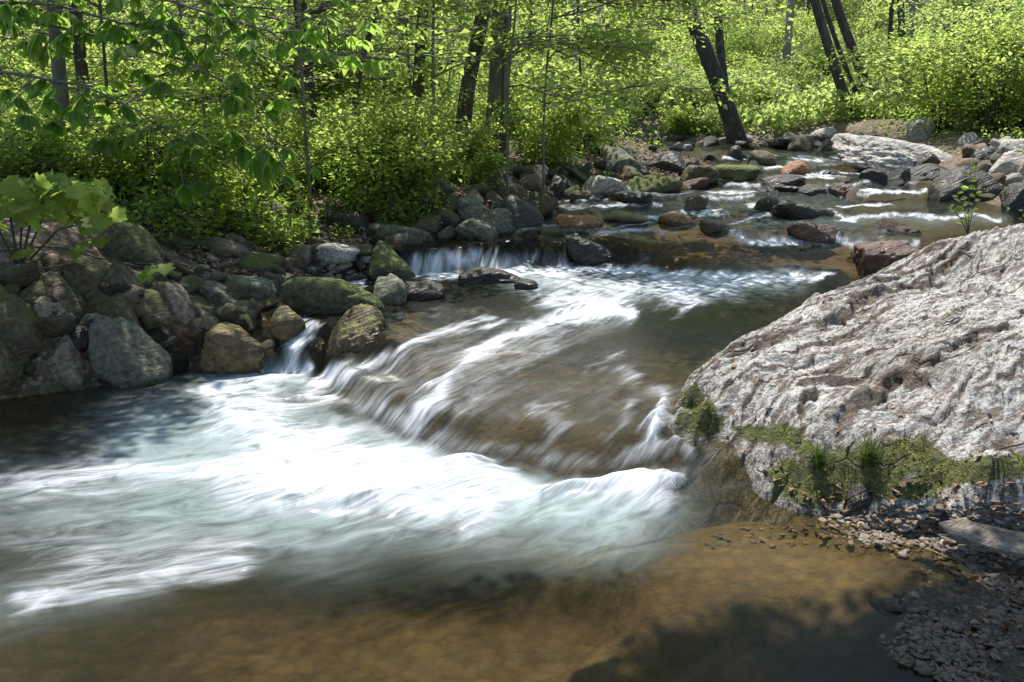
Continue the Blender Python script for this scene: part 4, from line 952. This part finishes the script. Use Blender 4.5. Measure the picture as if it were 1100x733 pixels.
pf = [shrub('bush', LO, 'bush', 220 + k, h, sp_, 10, 9, 34, .12, mt, tw=.8) for k, (h, sp_, mt) in enumerate([(2.6, 1.8, 'pale'), (3.2, 1.7, 'spring'), (2.0, 2.0, 'pale')])]
scatter_shrubs(pf, spots(85, 27.5, 46, lambda y: (-.25 * y, .62 * y), 3, 1.3), LO, 'bushes beyond the far shore', 3, (.4, .85))
LO = 'tall bright green bush in the dense growth of the right bank'
pr = [shrub('bush', LO, 'bush', 230 + k, h, sp_, 14, 12, 40, .085, mt, tw=.75) for k, (h, sp_, mt) in enumerate([(3.6, 1.7, 'spring'), (3.0, 1.8, 'spring'), (4.2, 1.5, 'pale')])]
scatter_shrubs(pr, spots(26, 18.5, 27, lambda y: (max(XR(np.array([min(y, 23.)]))[0] + 1.2, .44 * y), .68 * y + 1), 4, 1.0), LO, 'bushes on the right bank', 4, (.7, 1.15))

LO = 'small seedling with a few green leaves sprouting between the left bank stones'
ps = [shrub('seedling', LO, 'plant', 240 + k, .3, .22, 5, 4, 9, .055, mt, tw=.12) for k, mt in enumerate(['maple', 'shade'])]
r_ = np.random.default_rng(77); SP = []
for _ in range(60):
    a = r_.uniform(150, 470); q = hit(a, r_.uniform(0, 46) + 262 - a * .14 - 20 * (a < 230)); SP.append((q[0], q[1]))
scatter_shrubs(ps, SP, LO, 'seedlings between the left bank stones', 8, (.6, 1.5))

LO = 'young understory tree with thin stem and flat layered leaf sprays in the left thicket'
pu = []
for k in range(3):
    r_ = np.random.default_rng(340 + k); H = r_.uniform(3.6, 5.2)
    P = np.array([[0, 0, 0], [.08, .05, H * .3], [r_.normal() * .15, r_.normal() * .15, H * .7], [r_.normal() * .3, 0, H]])
    pu.append(tree('understory_tree', LO, 'tree', P, np.array([.022, .018, .013, .006]), crown_spec(r_, 13, .25, 1., 1.7, (.05, .4), 5), .09, 24, 'spring', ['brown', 'grey', 'grey'][k], 350 + k, 'young understory trees of the left thicket'))
scatter_shrubs(pu, spots(22, 10.2, 20, lambda y: (-.6 * y - .5, XL(np.array([y]))[0] - 1.2), 12, 1.2), LO, 'young understory trees of the left thicket', 12, (.75, 1.15))
LO = 'low pale bush at the foot of the leaning trees on the far shore'
pq = [shrub('bush', LO, 'bush', 245 + k, 1.2, 1.0, 9, 9, 32, .1, mt, tw=.5) for k, mt in enumerate(['pale', 'spring'])]
scatter_shrubs(pq, spots(30, 25.8, 33, lambda y: (.02 * y, .36 * y), 13, .9), LO, 'low bushes on the far shore', 13, (.5, 1.2))

# ---- slender trees of the far hillside: four forms, copied
LO = 'slender tree with pale trunk and thin spring leaves on the far hillside'
pt = []
for k in range(4):
    r_ = np.random.default_rng(250 + k); H = r_.uniform(10, 14)
    P = np.array([[0, 0, 0], [.1, 0, H * .3], [r_.normal() * .3, r_.normal() * .3, H * .7], [r_.normal() * .5, 0, H]])
    pt.append(tree('slender_tree', LO, 'tree', P, np.array([.14, .11, .07, .02]), crown_spec(r_, 13, .36, 1., 2.4, (.1, .6), 7), .17, 26, 'pale', ['pale', 'grey', 'pale', 'brown'][k], 260 + k, 'slender trees on the far hillside'))
S_ = spots(70, 30, 75, lambda y: (-.62 * y, .68 * y), 5, 1.8)
scatter_shrubs(pt, S_, LO, 'slender trees on the far hillside', 5, (.75, 1.2))
LO = 'forest tree with a thin canopy standing within the left woods'
pl = []
for k in range(3):
    r_ = np.random.default_rng(280 + k); H = r_.uniform(9, 12)
    P = np.array([[0, 0, 0], [.1, .05, H * .3], [r_.normal() * .3, r_.normal() * .3, H * .7], [r_.normal() * .5, 0, H]])
    pl.append(tree('forest_tree', LO, 'tree', P, np.array([.12, .10, .07, .02]), crown_spec(r_, 14, .25, 1., 2.0, (.1, .5), 7), .12, 34, 'spring', ['brown', 'dark', 'grey'][k], 290 + k, 'trees within the left woods'))
scatter_shrubs(pl, spots(8, 19, 26, lambda y: (-.62 * y - 1, min(-.1 * y, XL(np.array([y]))[0] - 3)), 6, 2.0), LO, 'trees within the left woods', 6, (.8, 1.2))

# far wood that reads as one mass
mb = MB(); r_ = np.random.default_rng(31); n = 60000
y = r_.uniform(46, 120, n); x = r_.uniform(-.75, .75, n) * y; g = terrain(x, y)
clump = fbm(P3(x * .25, y * .12, 0), 3)
z = g + r_.uniform(0, 1, n) ** .9 * (6.5 + 5 * clump)
add_leaves(mb, np.stack([x, y, z], 1), r_.normal(0, 1, (n, 3)), np.array([0, -.2, 1.]) + r_.normal(0, .5, (n, 3)), r_.uniform(.35, .75, n), .6, DIAMOND, np.clip(.5 + .5 * clump + r_.normal(0, .15, n), 0, 1))
tag(link('far_woodland', mb.mesh('far_woodland', LM['pale'], False, 'tone')), 'pale green wood covering the far hillside', None, None, 'stuff')

# ---- low ground cover under the thicket
mb = MB(); r_ = np.random.default_rng(32); n = 26000
y = 8.5 + 22 * r_.random(n) ** 1.4; x = r_.uniform(-.62, .75, n) * y - .5
okm = ((x < XL(y) - 1.0 - .35 * fbm(P3(x, y), 2)) | (x > XR(y) + 1.6)) & (fbm(P3(x * .9, y * .9, 8.), 3) > -.25)
x, y = x[okm], y[okm]; g = terrain(x, y); n = len(x)
add_leaves(mb, np.stack([x, y, g + r_.uniform(.02, .28, n)], 1), r_.normal(0, 1, (n, 3)), np.array([0, 0, 1.]) + r_.normal(0, .45, (n, 3)), r_.uniform(.05, .11, n), .65, DIAMOND, r_.random(n))
tag(link('ground_cover', mb.mesh('ground_cover', LM['shade'], False, 'tone')), 'low leafy ground cover under the thicket', None, None, 'stuff')
mb = MB(); n = 70000
y = 24.5 + 37 * r_.random(n) ** 1.8; x = r_.uniform(-.4, .75, n) * y; okm = (x > XR(y) + .6) | (y > 30.5) ; x, y = x[okm], y[okm]; n = len(x)
cl = fbm(P3(x * .5, y * .5, 2.), 3)
add_leaves(mb, np.stack([x, y, terrain(x, y) + r_.uniform(.02, 1, n) * np.clip(.5 + .8 * cl, .12, 2)], 1), r_.normal(0, 1, (n, 3)), np.array([0, -.2, 1.]) + r_.normal(0, .5, (n, 3)), r_.uniform(.10, .24, n), .65, DIAMOND, np.clip(.5 + cl * .5 + r_.normal(0, .15, n), 0, 1))
tag(link('undergrowth', mb.mesh('undergrowth', LM['pale'], False, 'tone')), 'low pale green undergrowth beyond the far shore', None, None, 'stuff')
mb = MB(); n = 9000
y = 8.2 + 16 * r_.random(n) ** 1.3; x = XL(y) - .15 - r_.exponential(.9, n); g = terrain(x, y)
add_leaves(mb, np.stack([x, y, g + .03], 1), r_.normal(0, 1, (n, 3)) * [1, 1, .2], np.array([0, 0, 1.]) + r_.normal(0, .35, (n, 3)), r_.uniform(.04, .09, n), .6, DIAMOND, r_.random(n))
DEAD = tone_mat('dead_leaves', [(.07, .035, .015), (.16, .085, .035), (.24, .14, .065), (.12, .06, .03), (.32, .22, .13)], .7)
tag(link('dead_leaves', mb.mesh('dead_leaves', DEAD, False, 'tone')), 'brown leaf litter strewn along the left bank', None, None, 'stuff')

# ---------------------------------------------------------------- hickory limb hanging in from the left, maple sapling, sprig, tufts, moss
def palmate(mb, r_, c, d, L, tone):
    d = d / np.linalg.norm(d); s_ = np.cross([0, 0, 1.], d); s_ /= np.linalg.norm(s_) + 1e-9
    A = np.array([-1.25, -.62, 0, .62, 1.25]) + r_.normal(0, .08, 5)
    D = np.cos(A)[:, None] * d + np.sin(A)[:, None] * s_; D[:, 2] -= .35 + .35 * r_.random()
    N = np.array([0, 0, 1.]) + r_.normal(0, .3, 3)
    add_leaves(mb, np.repeat([c], 5, 0), D, np.repeat([N], 5, 0) + D * .0, L * np.array([.62, .88, 1, .88, .62]), .46, BLADE, np.clip(tone + r_.normal(0, .12, 5), 0, 1))
r_ = np.random.default_rng(404); st = MB(); lf = MB()
B0 = np.array([-7.3, 9.8, 0.]); B0[2] = tz(-7.3, 9.8)
T = np.array([B0 - [0, 0, .1], B0 + [.1, 0, 1.2], B0 + [.2, -.1, 2.4], B0 + [.35, -.2, 4], B0 + [.4, -.2, 6.5]])
st.tube(T, [.11, .09, .08, .06, .03], 9)
LIMB = [([(-60, -40), (60, -25), (160, -6), (232, 17), (290, 34), (345, 70)], 8.9, T[3]), ([(-60, 20), (30, 22), (110, 40), (200, 66), (262, 100), (300, 165)], 9.0, T[2]),
        ([(-60, 70), (20, 80), (90, 92), (150, 120), (200, 165)], 8.8, T[2]), ([(-50, 0), (60, 5), (130, 25), (190, 30), (250, 62)], 9.2, T[3]), ([(150, -30), (230, 5), (300, 10), (365, 30)], 9.2, T[3])]
for pts_, Y_, root in LIMB:
    P = [root] + [at_y(a, b, Y_ + r_.normal() * .15) for a, b in pts_]
    st.tube(P, np.linspace(.022, .005, len(P)), 6); P = np.array(P)
    for j in range(34):
        q = r_.uniform(1.2, len(P) - 1); i = min(int(q), len(P) - 2); p = P[i] + (P[i + 1] - P[i]) * (q - i)
        a = r_.uniform(0, 6.28); d = np.array([math.cos(a), math.sin(a) * .8, r_.uniform(-.9, .25)]); d /= np.linalg.norm(d); ln = r_.uniform(.15, .6)
        e_ = p + d * ln
        st.tube([p, p + d * ln * .5 + [0, 0, .02], e_], [.006, .004, .003], 4)
        for _ in range(int(r_.integers(1, 3))):
            palmate(lf, r_, e_, d * .4 + np.append(r_.normal(0, .7, 2), -.2), r_.uniform(.14, .26), .45)
for a, b, tn in [(278, 165, 1.), (290, 190, 1.), (285, 178, .9), (302, 172, .9), (232, 48, 1.), (214, 195, .55), (205, 205, .5), (200, 160, .5), (180, 185, .4)]:
    c = at_y(a, b, 8.9); palmate(lf, r_, c, np.append(r_.normal(0, .6, 2), -.4), .23, tn)
    st.tube([c, c + [-.05, .02, .12], c + [-.15, .05, .22]], [.003, .004, .005], 4)
e = thing('hickory_tree', 'young tree whose big five fingered leaves hang in at the upper left', 'tree', B0)
for nm, mb_, mt in (('trunk', st, BK['grey']), ('crown', lf, LM['deep'])):
    mb_.V = [v - B0 for v in mb_.V]; link(nm, mb_.mesh(nm, mt, nm == 'trunk', 'tone' if nm == 'crown' else None), e)

r_ = np.random.default_rng(405); st = MB(); lf = MB()
B0 = hit(20, 285); B0[2] -= .05
stems_ = []
for a, b in [(30, 225), (75, 215), (110, 235), (5, 205), (55, 200), (-30, 215)]:
    e_ = at_y(a, b, B0[1] + r_.uniform(-.5, -.05)); P = np.array([B0, B0 * .5 + e_ * .5 + [0, 0, .12], e_]); st.tube(P, [.012, .008, .004], 6); stems_.append(P)
for j in range(150):
    a, b = r_.uniform(-40, 120), 0
    top = 186 + abs(a - 50) * .18; b = top + r_.random() ** 1.4 * (52 - abs(a - 45) * .2)
    c = at_y(a, b, B0[1] + r_.uniform(-.75, .05)); P = stems_[int(np.argmin([np.linalg.norm(s_[-1] - c) for s_ in stems_]))]
    st.tube([P[-1], (P[-1] + c) * .5 + [0, 0, .03], c], [.003, .002, .0015], 3)
    D = np.append(r_.normal(0, .7, 2), -.55); D[1] -= .3
    add_leaves(lf, c[None], D[None], (np.array([0, -.5, .9]) + r_.normal(0, .42, 3))[None], np.array([r_.uniform(.09, .18)]), 1.0, MAPLE, np.array([np.clip(.6 + r_.normal(0, .35), 0, 1)]))
for a, b in [(35, 268), (28, 272), (95, 262), (82, 268), (105, 256), (168, 288), (178, 284), (160, 292)]:
    c = at_y(a, b, B0[1] - .2); add_leaves(lf, c[None], np.array([[r_.normal(), -.5, -.3]]), np.array([[0, -.4, 1.]]), np.array([.13]), 1., MAPLE, np.array([.5])); st.tube([B0, (B0 + c) / 2 + [0, 0, .05], c], [.004, .003, .002], 3)
e = thing('maple_sapling', 'low maple sapling with bright lobed leaves over the left boulders', 'sapling', B0)
for nm, mb_, mt in (('stems', st, BK['brown']), ('foliage', lf, LM['maple'])):
    mb_.V = [v - B0 for v in mb_.V]; link(nm, mb_.mesh(nm, mt, False, 'tone' if nm == 'foliage' else None), e)

def sprig(pts_list, base_px, label, L, Yoff=0, seed=1, nl=9):
    r_ = np.random.default_rng(seed); st = MB(); lf = MB(); B0 = hit(*base_px, GB)
    for pts_ in pts_list:
        P = np.array([B0 - [0, 0, .02]] + [at_y(a, b, B0[1]) for a, b in pts_]); st.tube(P, np.linspace(.006, .002, len(P)), 5)
        for j in range(nl):
            q = (j + 1) / nl * (len(P) - 1.01); q = max(q, .5); i = int(q); p = P[i] + (P[i + 1] - P[i]) * (q - i); s_ = 1 if j % 2 else -1
            add_leaves(lf, p[None], np.array([[s_ * r_.uniform(.5, 1), r_.normal() * .5, r_.uniform(.0, .5)]]), np.array([[0, -.5, .8]]) + r_.normal(0, .3, (1, 3)), np.array([L * r_.uniform(.6, 1.1)]), .62, BLADE, np.array([r_.uniform(.5, 1)]))
    e = thing('sprig', label, 'plant', B0)
    for nm, mb_, mt in (('stems', st, BK['brown']), ('foliage', lf, LM['maple'])):
        mb_.V = [v - B0 for v in mb_.V]; link(nm, mb_.mesh(nm, mt, False, 'tone' if nm == 'foliage' else None), e)
sprig([[(1041, 215), (1042, 190), (1046, 170)], [(1030, 232), (1020, 222)], [(1036, 225), (1028, 208)], [(1046, 220), (1050, 200)]], (1040, 250), 'leafy sprig with oval yellow green leaves growing behind the outcrop crest', .10, 0, 3, 10)
sprig([[(1098, 232), (1101, 220)]], (1099, 240), 'tiny two leaved sprout at the right edge of the outcrop crest', .06, 0, 4, 4)
sprig([[(930, 285), (926, 278)], [(937, 285), (940, 276)]], (935, 291), 'small yellow green weed on the outcrop beside the red brown boulder', .05, 0, 5, 4)

def tuft(base_px, n, h, spread, label, mat, seed, wd=.006, gfn=None):
    r_ = np.random.default_rng(seed); mb = MB(); B0 = hit(*base_px, gfn or GB)
    for _ in range(n):
        a = r_.uniform(0, 6.28); hh = h * r_.uniform(.45, 1.1); s_ = spread * r_.uniform(.1, 1); t = np.linspace(0, 1, 6)
        o = r_.normal(0, spread * .16, 2)
        P = np.stack([o[0] + math.cos(a) * s_ * t ** 1.8, o[1] + math.sin(a) * s_ * t ** 1.8, -.02 + hh * (t - .3 * (s_ / spread) * t ** 3)], 1)
        sd = np.array([-math.sin(a), math.cos(a), 0]); w_ = wd * np.array([.8, 1, .95, .75, .45, .05])
        V = np.stack([P - sd * w_[:, None], P + sd * w_[:, None] + [0, 0, .002]], 1).reshape(-1, 3)
        mb.add(V, [[2 * k, 2 * k + 1, 2 * k + 3, 2 * k + 2] for k in range(5)], None, np.full(12, r_.random()))
    tag(link('grass_tuft', mb.mesh('grass_tuft', LM[mat], False, 'tone'), None, B0), label, 'grass tuft')
tuft((312, 266), 90, .36, .3, 'tall arching pale green grass tuft on the cobbles', 'maple', 1, .007)
tuft((344, 266), 40, .16, .1, 'short pale grass tuft right of the tall arching one', 'maple', 2, .005)
tuft((879, 507), 170, .17, .09, 'left one of two green grass tufts in the moss of the outcrop', 'grass', 3, .002)
tuft((932, 500), 200, .18, .10, 'right one of two green grass tufts in the moss of the outcrop', 'grass', 4, .002)

# moss cushions along the foot of the outcrop, fallen leaves on it
mb = MB(); n = 90000; r_ = np.random.default_rng(55)
mx_, my_ = r_.uniform(.9, 3.2, n), r_.uniform(4.0, 6.5, n); mz_ = BH(mx_, my_)
qx, qy = to_px(np.stack([mx_, my_, mz_], 1))
mk_ = spline_mask(qx, qy, [([(850, 515), (930, 508), (985, 492)], 24, 1., 1), ([(1015, 510), (1110, 498)], 20, 1., 1.2), ([(870, 535), (990, 530)], 10, .8, 1.4), ([(745, 432), (765, 455)], 14, .7, 1), ([(805, 466), (845, 470)], 11, .7, 1.2)])
sel = mk_ + .45 * fbm(P3(mx_ * 6, my_ * 6, mz_ * 6), 4, .6) > r_.normal(.55, .12, n)
C = np.stack([mx_, my_, mz_ - .004 + r_.uniform(0, .009, n)], 1)[sel]; k = len(C)
add_leaves(mb, C, r_.normal(0, 1, (k, 3)), np.array([0, -.5, .8]) + r_.normal(0, .6, (k, 3)), r_.uniform(.007, .016, k), .7, DIAMOND, np.clip(.55 + .6 * fbm(C * 6, 3) + r_.normal(0, .15, k), 0, 1))
MOSS = tone_mat('moss', [(.03, .035, .008), (.075, .08, .013), (.15, .15, .025), (.24, .22, .05)], .9)
tag(link('moss', mb.mesh('moss', MOSS, False, 'tone')), 'green moss cushions along the foot of the outcrop', None, None, 'stuff')
mb = MB(); C = []
for _ in range(800):
    u_ = r_.random(); a, b = (r_.uniform(830, 1110), r_.uniform(520, 600)) if u_ < .62 else (r_.uniform(780, 1100), r_.uniform(300, 520)) if u_ < .72 else (r_.uniform(980, 1110), r_.uniform(600, 735))
    if u_ < .72 and b > 545 + max(0, (a - 850)) * .3: continue
    if u_ >= .72 and b > 640 + (a - 1000) * 1.2: continue
    C.append(hit(a, b, GB) + [0, 0, .008])
C = np.array(C); k = len(C)
add_leaves(mb, C, r_.normal(0, 1, (k, 3)) * [1, 1, .25], np.array([0, 0, 1.]) + r_.normal(0, .3, (k, 3)), r_.uniform(.02, .055, k), .6, DIAMOND, r_.random(k))
tag(link('dead_leaves', mb.mesh('dead_leaves', DEAD, False, 'tone')), 'brown and tan fallen leaves on the outcrop and its gravel foot', None, None, 'stuff')

def stick(pts_, r0, label, bark='pale', name='twig', lift=.02, Y=None, cat='twig'):
    P = np.array([hit(a, b, GB) + [0, 0, lift] for a, b in pts_]) if Y is None else np.array([at_y(a, b, Y) for a, b in pts_])
    c = P.mean(0); t = np.linspace(0, 1, 12); s_ = np.linspace(0, 1, len(P)); Q = np.stack([np.interp(t, s_, P[:, i] - c[i]) for i in range(3)], 1)
    Q += .12 * r0 * 12 * np.stack([fbm(np.stack([t * 4 + i * 9, t * 0, t * 0 + r0 * 99], 1), 2) for i in range(3)], 1) * .3
    mb = MB(); mb.tube(Q, np.linspace(r0, r0 * .5, 12), 7)
    tag(link(name, mb.mesh(name, BK[bark]), None, c), label, cat)
stick([(890, 553), (930, 556), (975, 562), (1040, 568)], .006, 'dark twig lying along the foot of the mossy outcrop', 'dark')
stick([(1010, 580), (1050, 584), (1082, 594)], .006, 'thin dark twig on the pale gravel above the slate', 'dark')
stick([(322, 334), (345, 329), (358, 333)], .008, 'curved pale twig bridging the ribbed and golden topped rocks', 'pale', lift=.1)
stick([(0, 285), (60, 282), (110, 292), (150, 300)], .009, 'long thin root crossing above the left boulders', 'brown', 'root', lift=.1, cat='root')
stick([(432, 215), (450, 222), (466, 235)], .02, 'pale broken branch lying below the log end', 'pale', 'branch', lift=.04, cat='branch')
stick([(915, 176), (940, 184), (958, 192)], .02, 'thin dark branch lying at the foot of the far pale slab', 'dark', 'branch', lift=.02, cat='branch')
c0, c1 = hit(418, 208) + [0, 0, .12], hit(440, 196) + [0, .9, .2]
mb = MB(); mb.tube([(c0 - c0), (c1 - c0) * .5, (c1 - c0)], [.15, .15, .14], 14)
log = link('log', mb.mesh('log', BK['brown']), None, c0); tag(log, 'cut log with its round end facing the stream among debris', 'log')
for k in range(14):
    q = hit(rr_.uniform(425, 490), rr_.uniform(192, 222)); a = rr_.uniform(0, 3.14)
    mb = MB(); d = np.array([math.cos(a), math.sin(a) * .4, rr_.uniform(-.2, .7)]) * rr_.uniform(.25, .6); mb.tube([-d / 2, rr_.normal(0, .03, 3), d / 2], [.012, .01, .005], 5)
    tag(link('driftwood_stick', mb.mesh('driftwood_stick', BK[['pale', 'grey', 'brown'][k % 3]]), None, q + [0, 0, .1]), 'grey stick caught in the tangle of driftwood beside the log end', 'stick', 'driftwood sticks beside the log')

# ---------------------------------------------------------------- unseen canopy trees, added just outside the picture to cast shade on the foreground and the left bank
def caster(label, base, H, targets, seed, mat='shade'):
    """an unseen tree shaped for its shade: trunk at base, limbs ending in leafy masses; targets: (x, y, z of the mass, radius, leaves)"""
    r_ = np.random.default_rng(seed); st = MB(); lf = MB(); b = np.array([base[0], base[1], tz(*base)])
    T = np.array([[0, 0, -.2], [.1, 0, H * .35], [0, .15, H * .7], [.1, .1, H]]); st.tube(T, [.24, .2, .15, .06], 12)
    for (x, y, z, rad, nn) in targets:
        c = np.array([x, y, z]) - b; root = T[1] + (T[2] - T[1]) * r_.uniform(0, 1)
        st.tube([root, root * .5 + c * .5 + [0, 0, .5], c], [.07, .05, .02], 7)
        for _ in range(nn):
            d = r_.normal(0, 1, 3); d /= np.linalg.norm(d); p = c + d * np.array([rad, rad, rad * .45]) * r_.random() ** .4
            st.tube([c, (c + p) / 2 + [0, 0, .1], p], [.015, .01, .004], 4)
            spray(lf, r_, p, d * [1, 1, .2] + r_.normal(0, .2, 3), .6, .35, 60, .085)
    e = thing('shade_caster_tree', label, 'tree', b); link('trunk', st.mesh('trunk', BK['brown']), e); link('crown', lf.mesh('crown', LM[mat], False, 'tone'), e)
def above(px, py, z, h):
    p = at_z(px, py, z); q = p + SUNV / SUNV[2] * h; return q
FG = []  # leaf masses hung up-sun of chosen foreground spots; rear ones screen off sky
for x, y, rd, nn in [(-.5, 2.5, .4, 50), (-.15, 2.68, .35, 46), (.15, 2.72, .35, 50), (.35, 2.7, .35, 40), (.85, 2.75, .35, 40), (1.35, 2.8, .35, 40), (.6, 2.65, .42, 56), (1.1, 2.7, .42, 56), (1.6, 2.75, .45, 56), (2.2, 2.8, .55, 60), (1.1, 2.1, .5, 40), (.4, 2.1, .5, 40), (1.9, 2.1, .6, 40), (.2, 1.4, .8, 34), (1.4, 1.4, .9, 34), (2.8, 1.5, .9, 34), (-1., 1.0, .9, 30), (-.4, -.6, 1.2, 34), (1.6, -.4, 1.2, 34), (3.2, 0., 1.2, 34)]:
    q = np.array([x, y, 0]) + SUNV / SUNV[2] * 6.0; FG.append((q[0], q[1], q[2], rd, nn))
caster('broad unseen tree added on the right bank beyond the picture edge to shade the foreground', (5.2, 6.0), 7.5, FG, 1)
LG = []  # leaf masses placed toward the sun so left boulders and pool fall in shade
for px, py, z, h, rd, nn in [(20, 455, 0, 7, .5, 18), (100, 445, 0, 7, .35, 8), (-80, 490, 0, 7, .8, 24), (60, 345, .4, 6.5, .8, 20), (175, 350, .3, 6.5, .5, 11), (265, 330, .4, 6, .4, 8), (-20, 390, .2, 6.5, .7, 18)]:
    q = above(px, py, z, h); LG.append((q[0], q[1], q[2], rd, nn))
caster('spreading unseen tree added on the left bank beyond the picture edge to shade the boulders', (-9.0, 12.0), 8, LG, 2)
